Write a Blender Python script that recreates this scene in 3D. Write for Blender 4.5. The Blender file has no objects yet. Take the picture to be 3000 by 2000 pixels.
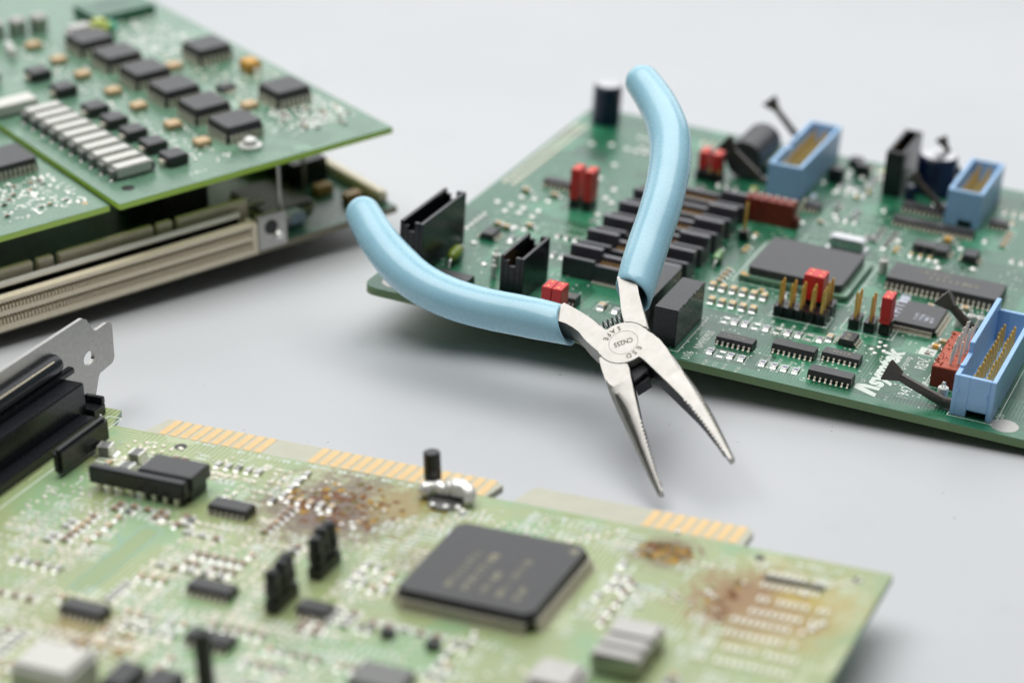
import bpy, bmesh, math, random
from mathutils import Matrix, Vector
random.seed(7)
R = math.radians
S = bpy.context.scene
C = S.collection
S.unit_settings.system = 'METRIC'; S.unit_settings.scale_length = 0.001      # one unit is one millimetre

# ---------------------------------------------------------------- camera
cam = bpy.data.cameras.new('camera'); co = bpy.data.objects.new('camera', cam); C.objects.link(co)
cam.sensor_width = 36; cam.lens = 80.4; cam.clip_start = 5; cam.clip_end = 20000
co.location = (0, 0, 228); co.rotation_euler = (R(65.5), 0, 0)
cam.dof.use_dof = True; cam.dof.focus_distance = 508; cam.dof.aperture_fstop = 0.0084; cam.dof.aperture_blades = 0
S.camera = co

# ---------------------------------------------------------------- world and lamps
w = bpy.data.worlds.new('World'); S.world = w; w.use_nodes = True
bg = w.node_tree.nodes['Background']; bg.inputs[0].default_value = (0.93, 0.96, 1.0, 1); bg.inputs[1].default_value = 0.075
def area(name, loc, target, sx, sy, power, col=(1, 1, 1)):
    l = bpy.data.lights.new(name, 'AREA'); l.shape = 'RECTANGLE'; l.size = sx; l.size_y = sy; l.energy = power; l.color = col
    o = bpy.data.objects.new(name, l); C.objects.link(o); o.location = loc
    o.rotation_euler = (Vector(target) - Vector(loc)).to_track_quat('-Z', 'Y').to_euler()
    return o
area('overhead_softbox', (-60, 640, 820), (0, 450, 0), 1200, 680, 1.06e7, (1.0, 0.985, 0.965))
area('back_softbox', (0, 1900, 720), (0, 500, 0), 2600, 900, 1.18e7, (0.97, 0.985, 1.0))
S.view_settings.view_transform = 'Standard'; S.view_settings.look = 'None'; S.view_settings.exposure = 0; S.view_settings.gamma = 1
S.cycles.use_denoising = True
S.cycles.max_bounces = 8; S.cycles.sample_clamp_indirect = 8

# ---------------------------------------------------------------- materials
def L(c): return tuple(((x / 255) / 12.92 if x / 255 <= .04045 else ((x / 255 + .055) / 1.055) ** 2.4) for x in c) + (1,)
class NT:
    def __init__(s, m): s.t = m.node_tree; s.n = s.t.nodes; s.l = s.t.links; s.b = s.n['Principled BSDF']
    def add(s, typ, **k):
        n = s.n.new(typ)
        for a, v in k.items(): setattr(n, a, v)
        return n
    def link(s, a, b): s.l.new(a, b)
    def co(s): return s.add('ShaderNodeTexCoord').outputs['Object']
    def math(s, op, a, b=None, c=None):
        n = s.add('ShaderNodeMath', operation=op)
        for i, x in enumerate((a, b, c)):
            if x is None: continue
            if isinstance(x, (int, float)): n.inputs[i].default_value = x
            else: s.link(x, n.inputs[i])
        return n.outputs[0]
    def noise(s, scale, detail=3, rough=.55, vec=None, dist=0):
        n = s.add('ShaderNodeTexNoise'); n.inputs['Scale'].default_value = scale; n.inputs['Detail'].default_value = detail
        n.inputs['Roughness'].default_value = rough; n.inputs['Distortion'].default_value = dist
        s.link(vec if vec is not None else s.co(), n.inputs['Vector']); return n.outputs['Fac']
    def mix(s, f, a, b):
        n = s.add('ShaderNodeMix', data_type='RGBA')
        for i, x in ((0, f), (6, a), (7, b)):
            if isinstance(x, (int, float)): n.inputs[i].default_value = x
            elif isinstance(x, tuple): n.inputs[i].default_value = x
            else: s.link(x, n.inputs[i])
        return n.outputs[2]
    def rng(s, x, a, b, c=0., d=1.):
        n = s.add('ShaderNodeMapRange'); n.inputs[1].default_value = a; n.inputs[2].default_value = b; n.inputs[3].default_value = c; n.inputs[4].default_value = d
        s.link(x, n.inputs[0]); return n.outputs[0]
    def bump(s, h, strength, dist=.1):
        n = s.add('ShaderNodeBump'); n.inputs['Strength'].default_value = strength; n.inputs['Distance'].default_value = dist
        s.link(h, n.inputs['Height']); s.link(n.outputs[0], s.b.inputs['Normal'])
def mat(name, col, rough=.5, metal=0., var=.12, scale=1.2, bump=0., bscale=8., coat=0., spec=.5, emit=None, rvar=.1):
    m = bpy.data.materials.new(name); m.use_nodes = True; n = NT(m); b = n.b
    c = L(col); f = n.noise(scale, 4)
    lo = tuple(x * (1 - var) for x in c[:3]) + (1,); hi = tuple(min(1, x * (1 + var)) for x in c[:3]) + (1,)
    n.link(n.mix(n.rng(f, .3, .7), lo, hi), b.inputs['Base Color'])
    n.link(n.rng(n.noise(scale * 2.7, 5, .6), .3, .7, max(.02, rough - rvar), min(1, rough + rvar)), b.inputs['Roughness'])
    b.inputs['Metallic'].default_value = metal; b.inputs['Specular IOR Level'].default_value = spec
    b.inputs['Coat Weight'].default_value = coat; b.inputs['Coat Roughness'].default_value = .12
    if bump: n.bump(n.noise(bscale, 3), bump)
    return m
M = {}
M['black'] = mat('black_epoxy', (56, 56, 58), .36, var=.12, bump=.05, bscale=5)
M['blackgloss'] = mat('black_moulded_plastic', (25, 28, 32), .28, var=.2, bump=.08, bscale=3)
M['slotblack'] = mat('slot_plastic', (60, 60, 66), .27, var=.12)
M['slotgrey'] = mat('slot_sheen_plastic', (84, 83, 90), .25, var=.1)  # same slot plastic, lightened: sheen of the back walls put into the colour
M['rail'] = mat('bright_rail', (250, 248, 240), .35, .2, var=.02)
M['navy'] = mat('navy_sleeve', (16, 30, 62), .25, var=.2)
M['alu'] = mat('aluminium', (205, 206, 208), .3, 1.0, var=.05)
M['steel'] = mat('brushed_steel', (176, 174, 170), .36, 1.0, var=.08, bump=.15, bscale=3)
M['solder'] = mat('solder', (244, 244, 240), .25, .45, var=.03, bump=.1, bscale=2)
M['tin'] = mat('tinned_lead', (236, 230, 214), .36, .2, var=.06)
M['gold'] = mat('gold_plating', (240, 196, 104), .3, .35, var=.08)
M['finger'] = mat('gold_finger', (224, 192, 138), .4, .3, var=.1, scale=.3)
M['red'] = mat('red_plastic', (216, 50, 50), .36, var=.1, bump=.05)
M['blue'] = mat('blue_plastic', (158, 200, 242), .42, var=.05, scale=.3, bump=.05, bscale=2)
M['maroon'] = mat('maroon_plastic', (124, 38, 22), .45, var=.15)
M['brick'] = mat('worn_red_plastic', (176, 88, 66), .6, var=.2, scale=.9, bump=.9, bscale=1.6)
M['white'] = mat('white_plastic', (214, 214, 208), .35, var=.03)
M['silk'] = mat('white_ink', (214, 224, 216), .6, var=.06)
M['silkdim'] = mat('thin_white_ink', (150, 182, 160), .6, var=.1)
M['lever'] = mat('dark_latch_plastic', (66, 60, 54), .2, var=.15, bump=.25, bscale=2.5)
M['padgrey'] = mat('dull_solder', (228, 228, 216), .3, .35, var=.15, scale=.2)
M['tan'] = mat('tan_ceramic', (206, 178, 138), .5, var=.12)
M['ytan'] = mat('yellow_tan_ceramic', (226, 188, 112), .45, var=.1)
M['yellow'] = mat('yellow_tantalum', (212, 160, 66), .45, var=.1)
M['lime2'] = mat('pale_green_mask', (152, 172, 126), .45, var=.05)
M['ceramic'] = mat('white_ceramic', (206, 206, 204), .5, var=.05)
M['slate'] = mat('slate_resistor_film', (104, 110, 140), .3, var=.1)
M['smdbrown'] = mat('brown_ceramic', (150, 118, 92), .5, var=.2)
M['smdgrey'] = mat('grey_ceramic', (120, 122, 120), .5, var=.15)
M['cream'] = mat('cream_nylon', (246, 234, 208), .42, var=.06)
M['darkmetal'] = mat('gunmetal', (140, 140, 142), .3, .9, var=.15)
M['green_diode'] = mat('olive_lacquer', (118, 138, 46), .3, var=.15)
M['glassgreen'] = mat('pale_green_glass', (150, 196, 140), .12, var=.1, coat=.5)
M['bandblack'] = mat('black_band', (30, 30, 28), .35)
M['amber'] = mat('amber_epoxy', (172, 136, 84), .4, var=.12)
M['paleblue'] = mat('pale_blue_plastic', (168, 188, 208), .45, var=.06)
M['teal'] = mat('teal_lens', (90, 190, 160), .3, var=.1)
M['lime'] = mat('lime_label', (196, 208, 110), .45, var=.08)
M['engrave'] = mat('brown_laser_mark', (92, 72, 54), .6, var=.1)
M['print'] = mat('grey_chip_print', (140, 138, 116), .6, var=.15)
M['printw'] = mat('white_chip_print', (188, 194, 210), .5, var=.08)
M['inner'] = mat('dark_inner_steel', (88, 88, 92), .45, .9, var=.25, bump=.4, bscale=3)  # darker steel for the inner walls of the jaws
M['jawside'] = mat('shaded_jaw_flank', (150, 149, 142), .34, .95, var=.12, scale=.3, bump=.12, bscale=4)  # plier steel darkened: dimmer reflection on the flanks painted into the colour
M['heel'] = mat('dark_steel', (42, 43, 48), .5, .6, var=.2, bump=.3, bscale=2)  # dark steel for the heel and the strip inside the right jaw

def board_mat(name, base, trace, edge, rough=.3, pitch=.8, front=3.4, stain=None, patch=None, traceamt=.6, coat=.35):
    m = bpy.data.materials.new(name); m.use_nodes = True; n = NT(m); b = n.b
    co_ = n.co(); sep = n.add('ShaderNodeSeparateXYZ'); n.link(co_, sep.inputs[0]); x, y, z = sep.outputs
    def lines(c, p, wd):
        f = n.math('FRACT', n.math('DIVIDE', c, p)); return n.math('LESS_THAN', f, wd)
    br = n.add('ShaderNodeTexVoronoi'); br.distance = 'CHEBYCHEV'; br.inputs['Scale'].default_value = .11; n.link(co_, br.inputs['Vector'])
    sc = n.add('ShaderNodeSeparateColor'); n.link(br.outputs['Color'], sc.inputs[0]); r1, r2, r3 = sc.outputs
    lx = lines(x, pitch, .36); ly = lines(y, pitch, .36)
    pick = n.math('LESS_THAN', r1, .5)
    ln = n.math('ADD', n.math('MULTIPLY', lx, pick), n.math('MULTIPLY', ly, n.math('SUBTRACT', 1, pick)))
    ln = n.math('MULTIPLY', ln, n.math('LESS_THAN', r2, traceamt))
    fill = n.math('GREATER_THAN', r2, .86)
    ed = n.math('MULTIPLY', lines(y, .62, .5), n.math('LESS_THAN', y, front))
    notfront = n.math('GREATER_THAN', y, front)
    tr = n.math('MAXIMUM', n.math('MULTIPLY', n.math('MAXIMUM', ln, fill), notfront), ed)
    col = n.mix(n.rng(n.noise(.05, 3), .35, .65), base, tuple(v * .82 for v in base[:3]) + (1,))
    col = n.mix(tr, col, trace)
    if patch:
        col = n.mix(n.rng(n.noise(.035, 3, .6, dist=.6), .5, .6), col, patch)
    if stain:
        for (sx, sy, sr, sc_, amt) in stain:
            d = n.add('ShaderNodeVectorMath', operation='DISTANCE'); d.inputs[1].default_value = (sx, sy, 0)
            mp = n.add('ShaderNodeMapping'); n.link(co_, mp.inputs[0]); mp.inputs['Scale'].default_value = (1, 1, 0)
            n.link(mp.outputs[0], d.inputs[0])
            k = n.math('ADD', d.outputs['Value'], n.math('MULTIPLY', n.math('SUBTRACT', n.noise(.3, 6, .78, dist=1.6), .5), sr * 2.6))
            col = n.mix(n.math('MULTIPLY', n.rng(k, sr, sr * .45), amt), col, sc_)
    side = n.math('LESS_THAN', z, -.06)
    col = n.mix(side, col, edge)
    n.link(col, b.inputs['Base Color'])
    n.link(n.rng(n.noise(.6, 4), .3, .7, rough - .06, rough + .1), b.inputs['Roughness'])
    b.inputs['Coat Weight'].default_value = coat; b.inputs['Coat Roughness'].default_value = .22
    n.bump(n.math('ADD', n.math('MULTIPLY', tr, .5), n.math('MULTIPLY', n.noise(2.5, 3), .35)), .35, .08)
    return m
M['pcb'] = board_mat('dark_green_circuit_board', L((18, 88, 60)), L((52, 128, 94)), L((96, 128, 78)), patch=None)
M['pcb_card'] = board_mat('pale_green_expansion_card', L((150, 168, 108)), L((178, 190, 148)), L((96, 142, 92)), rough=.32, pitch=1.1, front=-999,
    patch=L((140, 174, 128)), traceamt=.8, coat=.3,
    stain=[(-108, -16, 23, L((146, 136, 82)), .75), (-16, -20, 20, L((172, 146, 56)), .7), (-110, -17, 18, L((94, 66, 52)), .92), (-98, -10, 9, L((150, 130, 60)), .8), (-22, -20, 14, L((136, 90, 36)), .85), (-13, -16, 6, L((186, 166, 40)), .7), (-42, -9, 8, L((112, 80, 44)), .8),
           (-14, -24, 10, L((160, 130, 60)), .6), (-128, -76, 12, L((150, 124, 66)), .7), (-90, -7, 4, L((176, 130, 50)), .8), (-62, -72, 8, L((172, 160, 90)), .5), (-84, -30, 7, L((136, 110, 84)), .6)])
M['pcb_mod'] = board_mat('mid_green_module_board', L((92, 132, 108)), L((116, 154, 130)), L((186, 226, 90)), pitch=1.0, front=-999)
M['pcb_car'] = board_mat('dark_carrier_board', L((40, 84, 66)), L((62, 102, 82)), L((116, 108, 84)), pitch=1.0, front=-999)
M['tab'] = mat('bare_laminate', (190, 190, 172), .45, var=.05, scale=.2)

# pliers steel and dipped grip
def pl_mat():
    m = bpy.data.materials.new('satin_plier_steel'); m.use_nodes = True; n = NT(m); b = n.b
    g = n.add('ShaderNodeMapping'); n.link(n.co(), g.inputs[0]); g.inputs['Scale'].default_value = (1.2, 9, 1.2)
    f = n.noise(2.2, 5, .65, g.outputs[0]); s = n.noise(.35, 5, .6)
    n.link(n.mix(n.rng(s, .35, .65), L((172, 170, 165)), L((182, 180, 176))), b.inputs['Base Color'])
    b.inputs['Metallic'].default_value = .75
    n.link(n.rng(f, .3, .7, .42, .56), b.inputs['Roughness'])
    pits = n.noise(5, 2, .8); n.bump(n.math('ADD', n.math('MULTIPLY', f, .5), n.rng(pits, .62, .75, 0, -1)), .3, .05)
    return m
M['plier'] = pl_mat()
def grip_mat():
    m = bpy.data.materials.new('sky_blue_dipped_vinyl'); m.use_nodes = True; n = NT(m); b = n.b
    f = n.noise(.12, 4)
    n.link(n.mix(n.rng(f, .35, .65), L((158, 208, 228)), L((166, 214, 232))), b.inputs['Base Color'])
    n.link(n.rng(n.noise(1.4, 7, .75), .46, .56, .22, .36), b.inputs['Roughness'])
    b.inputs['Subsurface Weight'].default_value = .0; b.inputs['Coat Weight'].default_value = .4; b.inputs['Coat Roughness'].default_value = .16
    n.bump(n.noise(.35, 3, .5), .06, .25)
    return m
M['grip'] = grip_mat()
def table_mat():
    m = bpy.data.materials.new('pale_grey_laminate'); m.use_nodes = True; n = NT(m); b = n.b
    f = n.noise(.006, 4); sp = n.noise(.55, 2, .5)
    c = n.mix(n.rng(f, .3, .7), L((196, 200, 204)), L((202, 205, 208)))
    fine = n.noise(.035, 6, .7)
    c = n.mix(n.rng(fine, .6, .78, 0, .25), c, L((184, 186, 186)))
    c = n.mix(n.rng(sp, .77, .80, 0, .5), c, L((150, 150, 150)))
    n.link(c, b.inputs['Base Color']); n.link(n.rng(fine, .3, .7, .42, .54), b.inputs['Roughness'])
    b.inputs['Specular IOR Level'].default_value = .35
    n.bump(n.noise(1.3, 3), .03, .1)
    return m
M['table'] = table_mat()

# ---------------------------------------------------------------- mesh helpers
def link(name, me, m, parent=None, loc=(0, 0, 0), rz=0., rot=None):
    o = bpy.data.objects.new(name, me); C.objects.link(o)
    if m is not None and not me.materials: me.materials.append(M[m])
    o.parent = parent; o.location = loc
    o.rotation_euler = rot if rot else (0, 0, rz)
    return o
def bm_mesh(bm, smooth=None):
    me = bpy.data.meshes.new('m'); bmesh.ops.recalc_face_normals(bm, faces=bm.faces[:]); bm.to_mesh(me); bm.free()
    if smooth is not None:
        me.polygons.foreach_set('use_smooth', [True] * len(me.polygons)); me.set_sharp_from_angle(angle=R(smooth))
    return me
def abox(bm, x0, x1, y0, y1, z0, z1, bev=0., top=None):
    """box; top=(dx,dy) shrinks the upper face"""
    dx, dy = top or (0, 0)
    p = [(x0, y0, z0), (x1, y0, z0), (x1, y1, z0), (x0, y1, z0), (x0 + dx, y0 + dy, z1), (x1 - dx, y0 + dy, z1), (x1 - dx, y1 - dy, z1), (x0 + dx, y1 - dy, z1)]
    v = [bm.verts.new(q) for q in p]
    fs = [bm.faces.new([v[i] for i in f]) for f in ((3, 2, 1, 0), (4, 5, 6, 7), (0, 1, 5, 4), (1, 2, 6, 5), (2, 3, 7, 6), (3, 0, 4, 7))]
    if bev:
        es = list({e for f in fs for e in f.edges})
        bmesh.ops.bevel(bm, geom=es, offset=bev, segments=2, affect='EDGES')
    return v
def aprism(bm, pts, z0, z1, bev=0., axis='z'):
    f = {'z': lambda a, b, c: (a, b, c), 'x': lambda a, b, c: (c, a, b), 'y': lambda a, b, c: (a, c, b)}[axis]
    lo = [bm.verts.new(f(a, b, z0)) for a, b in pts]; hi = [bm.verts.new(f(a, b, z1)) for a, b in pts]; n = len(pts)
    fs = [bm.faces.new(lo[::-1]), bm.faces.new(hi)] + [bm.faces.new([lo[i], lo[(i + 1) % n], hi[(i + 1) % n], hi[i]]) for i in range(n)]
    if bev:
        bmesh.ops.bevel(bm, geom=list(fs[1].edges) + list(fs[0].edges), offset=bev, segments=2, affect='EDGES')
def acyl(bm, x, y, z0, z1, r, n=20, r2=None, bev=0):
    r2 = r if r2 is None else r2
    lo = [bm.verts.new((x + r * math.cos(2 * math.pi * i / n), y + r * math.sin(2 * math.pi * i / n), z0)) for i in range(n)]
    hi = [bm.verts.new((x + r2 * math.cos(2 * math.pi * i / n), y + r2 * math.sin(2 * math.pi * i / n), z1)) for i in range(n)]
    bm.faces.new(lo[::-1]); t = bm.faces.new(hi)
    for i in range(n): bm.faces.new([lo[i], lo[(i + 1) % n], hi[(i + 1) % n], hi[i]])
    if bev: bmesh.ops.bevel(bm, geom=list(t.edges), offset=bev, segments=3, affect='EDGES')
def adome(bm, x, y, r, h, n=14, k=4):
    prev = None
    for j in range(k):
        a = math.pi / 2 * j / k; rr = r * math.cos(a); z = .01 + h * math.sin(a)
        ring = [bm.verts.new((x + rr * math.cos(2 * math.pi * i / n), y + rr * math.sin(2 * math.pi * i / n), z)) for i in range(n)]
        if prev:
            for i in range(n): bm.faces.new([prev[i], prev[(i + 1) % n], ring[(i + 1) % n], ring[i]])
        prev = ring
    t = bm.verts.new((x, y, .01 + h))
    for i in range(n): bm.faces.new([prev[i], prev[(i + 1) % n], t])
def atube(bm, pts, r, n=8, caps=True, flat=1.0):
    """tube through pts; r a number or one per point"""
    P = [Vector(p) for p in pts]; rr = r if isinstance(r, (list, tuple)) else [r] * len(P); rings = []; up = None
    for i, p in enumerate(P):
        t = (P[min(i + 1, len(P) - 1)] - P[max(i - 1, 0)]).normalized()
        if up is None: up = Vector((0, 0, 1)) if abs(t.z) < .9 else Vector((1, 0, 0))
        a = (up - t * up.dot(t)).normalized(); up = a; b = t.cross(a)
        rings.append([bm.verts.new(p + a * (rr[i] * flat * math.cos(2 * math.pi * k / n)) + b * (rr[i] * math.sin(2 * math.pi * k / n))) for k in range(n)])
    for i in range(len(P) - 1):
        for k in range(n): bm.faces.new([rings[i][k], rings[i][(k + 1) % n], rings[i + 1][(k + 1) % n], rings[i + 1][k]])
    if caps: bm.faces.new(rings[0][::-1]); bm.faces.new(rings[-1])
_cache = {}
def cached(key, fn, smooth=None):
    if key not in _cache:
        bm = bmesh.new(); fn(bm); _cache[key] = bm_mesh(bm, smooth)
    return _cache[key]
def box(name, m, parent, x0, x1, y0, y1, z0, z1, bev=0., top=None, label=None):
    cx, cy = (x0 + x1) / 2, (y0 + y1) / 2; a, b = round((x1 - x0) / 2, 3), round((y1 - y0) / 2, 3)
    me = cached(('box', m, a, b, round(z1 - z0, 3), bev, top), lambda bm: abox(bm, -a, a, -b, b, 0, z1 - z0, bev, top))
    o = link(name, me, m, parent, (cx, cy, z0))
    if label: o['label'] = label
    return o
def shape(name, m, parent, fn, loc=(0, 0, 0), rz=0, smooth=None, key=None, kind=None, label=None, rot=None):
    k = (key, m) if key else None
    if k: me = cached(k, fn, smooth)
    else:
        bm = bmesh.new(); fn(bm); me = bm_mesh(bm, smooth)
    o = link(name, me, m, parent, loc, rz, rot)
    if kind: o['kind'] = kind
    if label: o['label'] = label
    return o
def text(name, body, m, parent, x, y, z, size, rz=90., bold=0., shear=0., align='LEFT', sx=1., label=None):
    if isinstance(body, tuple):          # word lengths: print too blurred to read in the photograph, so worn strokes of the same size, no letters
        bm = bmesh.new(); rt = random.Random(sum(body) * 7 + int(abs(x) * 3)); p = 0.
        for count in body:
            for k in range(count):
                abox(bm, p, p + size * .14, 0, size * .7, 0, .012)
                if rt.random() < .6: abox(bm, p + size * .14, p + size * .46, size * rt.choice((0, .28, .56)), size * rt.choice((.62, .7)), 0, .012)
                p += size * .62
            p += size * .62
        if align == 'CENTER':
            for v in bm.verts: v.co.x -= p / 2
        o = link(name, bm_mesh(bm), m, parent, (x, y, z), R(rz)); o.scale = (sx, 1, 1); o['kind'] = 'stuff'
        return o
    cu = bpy.data.curves.new('t', 'FONT'); cu.body = body; cu.size = size; cu.offset = bold; cu.shear = shear; cu.align_x = align; cu.resolution_u = 3
    cu.extrude = .012
    t = bpy.data.objects.new('t', cu); C.objects.link(t); bpy.context.view_layer.update()
    me = bpy.data.meshes.new_from_object(t.evaluated_get(bpy.context.evaluated_depsgraph_get()))
    bpy.data.objects.remove(t); bpy.data.curves.remove(cu)
    me.materials.clear()
    o = link(name, me, m, parent, (x, y, z), R(rz)); o.scale = (sx, 1, 1)
    if label: o['label'] = label
    return o
def thing(name, label, cat, Mx, origin, group=None, sc=1.):
    o = bpy.data.objects.new(name, None); C.objects.link(o); o.empty_display_size = 5
    m = Matrix(Mx).to_quaternion().to_matrix().to_4x4(); m.translation = Vector(origin); o.matrix_world = m; o.scale = (sc, sc, sc)
    o['label'] = label; o['category'] = cat
    if group: o['group'] = group
    return o

# ---------------------------------------------------------------- component builders (board coordinates, mm)
def gull(bm, w=.4, h=.75, out=1.1, t=.17):
    """one gull-wing lead: foot tip at origin, rises towards +y"""
    prof = [(0, 0), (0, t), (out * .42, t * 1.2), (out * .62, h), (out, h), (out, h - t), (out * .78, h - t * 1.3), (out * .6, 0)]
    aprism(bm, prof, -w / 2, w / 2, axis='x')
def soic(par, u, v, n, span=6.0, pitch=1.27, bw=3.9, h=1.65, rz=0., name='logic_chip', mark=None, pins=True, label=None, lead='tin'):
    """u,v: tip of the first foot of the front row; row runs along +x"""
    k = n // 2; Lb = (k - 1) * pitch + pitch * .95; cy = span / 2
    ca, sa = math.cos(rz), math.sin(rz); ox, oy = (k - 1) * pitch / 2, cy
    def body(bm):
        h1 = h * .5
        abox(bm, -Lb / 2, Lb / 2, -bw / 2, bw / 2, h1, h, 0, (.1, .32)); 
        abox(bm, -Lb / 2, Lb / 2, -bw / 2, bw / 2, .12, h1, 0, (0, 0))
    c = shape(name, 'black', par, body, (u + ox * ca - oy * sa, v + ox * sa + oy * ca, .04), rz, key=('soic', n, pitch, bw, h))
    if label: c['label'] = label
    out = (span - bw) / 2
    if pins:
        me = cached(('gull', pitch, out, lead), lambda bm: gull(bm, pitch * .34, h * .48, out + .1), None)
        for i in range(k):
            link('pin', me, lead, c, (-ox + i * pitch, -cy, 0))
            link('pin', me, lead, c, (-ox + i * pitch, cy, 0), math.pi)
    else:
        def rows(bm):
            for s in (-1, 1):
                for i in range(k):
                    x = -ox + i * pitch; y0, y1 = sorted((s * bw / 2, s * cy)); abox(bm, x - pitch * .2, x + pitch * .2, y0, y1, .02, h * .35)
        shape('pin_row', lead, c, rows, key=('rows', n, pitch, span, bw, h), kind='stuff')
    if mark: text('marking', mark, 'print', c, 0, -.35, h + .01, bw * .36, 0, align='CENTER')
    return c
def quad(par, x0, x1, y0, y1, h, n, out=1.0, name='quad_chip', lead='tin', inner=.0, bev=.0, z=.05, pinh=None, wd=.5, mark=None, chamf=.12, label=None):
    W, D = x1 - x0, y1 - y0; cx, cy = (x0 + x1) / 2, (y0 + y1) / 2
    def body(bm):
        cc = min(W, D) * .05
        P = lambda a, b, e: [(-a + e, -b), (a - e, -b), (a, -b + e), (a, b - e), (a - e, b), (-a + e, b), (-a, b - e), (-a, -b + e)]
        lo, mid, hi = P(W / 2 - chamf, D / 2 - chamf, cc), P(W / 2, D / 2, cc), P(W / 2 - chamf, D / 2 - chamf, cc)
        rings = [[bm.verts.new((a, b, zz)) for a, b in q] for q, zz in ((lo, .3), (mid, h * .5), (mid, h * .5 + .1), (hi, h))]
        bm.faces.new(rings[0][::-1]); bm.faces.new(rings[-1])
        for r0, r1 in zip(rings, rings[1:]):
            for i in range(8): bm.faces.new([r0[i], r0[(i + 1) % 8], r1[(i + 1) % 8], r1[i]])
    c = shape(name, 'black', par, body, (cx, cy, z), key=('quad', W, D, h, chamf))
    if label: c['label'] = label
    ph = pinh or h * .5
    def rows(bm):
        for side in range(4):
            a, b = (W / 2, D / 2) if side % 2 == 0 else (D / 2, W / 2); s = 1 if side < 2 else -1
            k = n if side % 2 == 0 else max(3, int(n * D / W)); pt = (2 * a - a * .16) / k
            for i in range(k):
                x = -a * .92 + pt * (i + .5); hw = pt * wd / 2
                for (p, q, z0, z1) in (((b - .05), b + out * .45, ph - .12, ph), (b + out * .35, b + out * .5, .1, ph), (b + out * .35, b + out, 0, .15)):
                    if side % 2 == 0: abox(bm, x - hw, x + hw, *sorted((s * p, s * q)), z0, z1)
                    else: abox(bm, *sorted((s * p, s * q)), x - hw, x + hw, z0, z1)
    shape('pin_row', lead, c, rows, key=('qrows', W, D, h, n, out, ph), kind='stuff')
    return c
def smd(par, u, v, L_=2.0, W=1.25, h=.5, rz=math.pi / 2, top='slate', name='chip_resistor', solder=True, frame=True):
    """two-terminal surface part, long side along local x"""
    c = shape(name, 'ceramic' if top == 'slate' else top, par, lambda bm: abox(bm, -L_ * .3, L_ * .3, -W / 2, W / 2, .05, h), (u, v, .04), rz, key=('smd', L_, W, h))
    if top == 'slate': shape('resistive_film', 'slate', c, lambda bm: abox(bm, -L_ * .2, L_ * .2, -W * .36, W * .36, h - .02, h + .05), key=('film', L_, W, h))
    def term(bm):
        aprism(bm, [(L_ * .3, .02), (L_ * .3, h + .03), (L_ * .42, h + .03), (L_ * .56, .22), (L_ * .78, .03)], -W * .46, W * .46, axis='y')
    me = cached(('term', L_, W, h), term)
    link('terminal', me, 'solder', c); link('terminal', me, 'solder', c, rz=math.pi)
    if frame: outline(c, -L_ * .92, L_ * .92, -W * .85, W * .85, .12)
    return c
def outline(par, x0, x1, y0, y1, wd=.18, m='silk', name='silk_outline', z=.0):
    def f(bm):
        for a in ((x0, x1, y0, y0 + wd), (x0, x1, y1 - wd, y1), (x0, x0 + wd, y0 + wd, y1 - wd), (x1 - wd, x1, y0 + wd, y1 - wd)):
            abox(bm, *a, z + .005, z + .03)
    return shape(name, m, par, f, key=('ol', x0, x1, y0, y1, wd, z))
def pads(par, pts, r=.6, m='solder', name='solder_joint', dome=.35):
    me = cached(('pad', m, r, dome), lambda bm: adome(bm, 0, 0, r, dome), 75)
    for p in pts: link(name, me, m, par, (p[0], p[1], .01))
def header(par, u, v, cols, rows, pin_h=6.0, base='blackgloss', skip=(), lean=0., pinm='gold'):
    P = 2.54
    def f(bm):
        for i in range(cols):
            for j in range(rows):
                x, y = i * P, j * P; e = .35
                aprism(bm, [(x + e, y), (x + P - e, y), (x + P, y + e), (x + P, y + P - e), (x + P - e, y + P), (x + e, y + P), (x, y + P - e), (x, y + e)], 0, 2.5)
    b = shape('pin_header', base, par, f, (u, v, .04), key=('hdr', cols, rows))
    def pin(bm):
        abox(bm, -.32, .32, -.32, .32, 2.4, 2.5 + pin_h - .5); abox(bm, -.32, .32, -.32, .32, 2.5 + pin_h - .5, 2.5 + pin_h, 0, (.2, .2))
    me = cached(('hpin', pin_h, pinm), pin)
    for i in range(cols):
        for j in range(rows):
            if (i, j) in skip: continue
            o = link('pin', me, pinm, b, (i * P + P / 2, j * P + P / 2, 0)); o.rotation_euler = (random.uniform(-.03, .03) + lean, random.uniform(-.03, .03), 0)
    return b
def cap(par, u, v, z, nx=1, ny=2, h=6.2, m='red', solid=False):
    """jumper cap over pins"""
    P = 2.54; W, D = nx * P - .15, ny * P - .15
    def f(bm):
        if solid:
            abox(bm, .08, W, 0, D, 0, h, .12); return
        for i in range(nx):
            x0 = i * P + .08; x1 = x0 + P - .16
            abox(bm, x0, x1, 0, D, 0, h * .17, .08)
            abox(bm, x0 + .12, x1 - .12, .14, D - .14, h * .17 + .003, h * .22)
            abox(bm, x0, x1, 0, D, h * .22 + .003, h, .1)
    c = shape('jumper_cap', m, par, f, (u, v, z), key=('jc', nx, ny, h, solid))
    for i in range(nx):
        for j in range(ny):
            box('pin_tip', 'gold', c, i * P + P / 2 - .25, i * P + P / 2 + .25, j * P + P / 2 - .3, j * P + P / 2 + .2, h - .1, h + .05)
    return c
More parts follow.
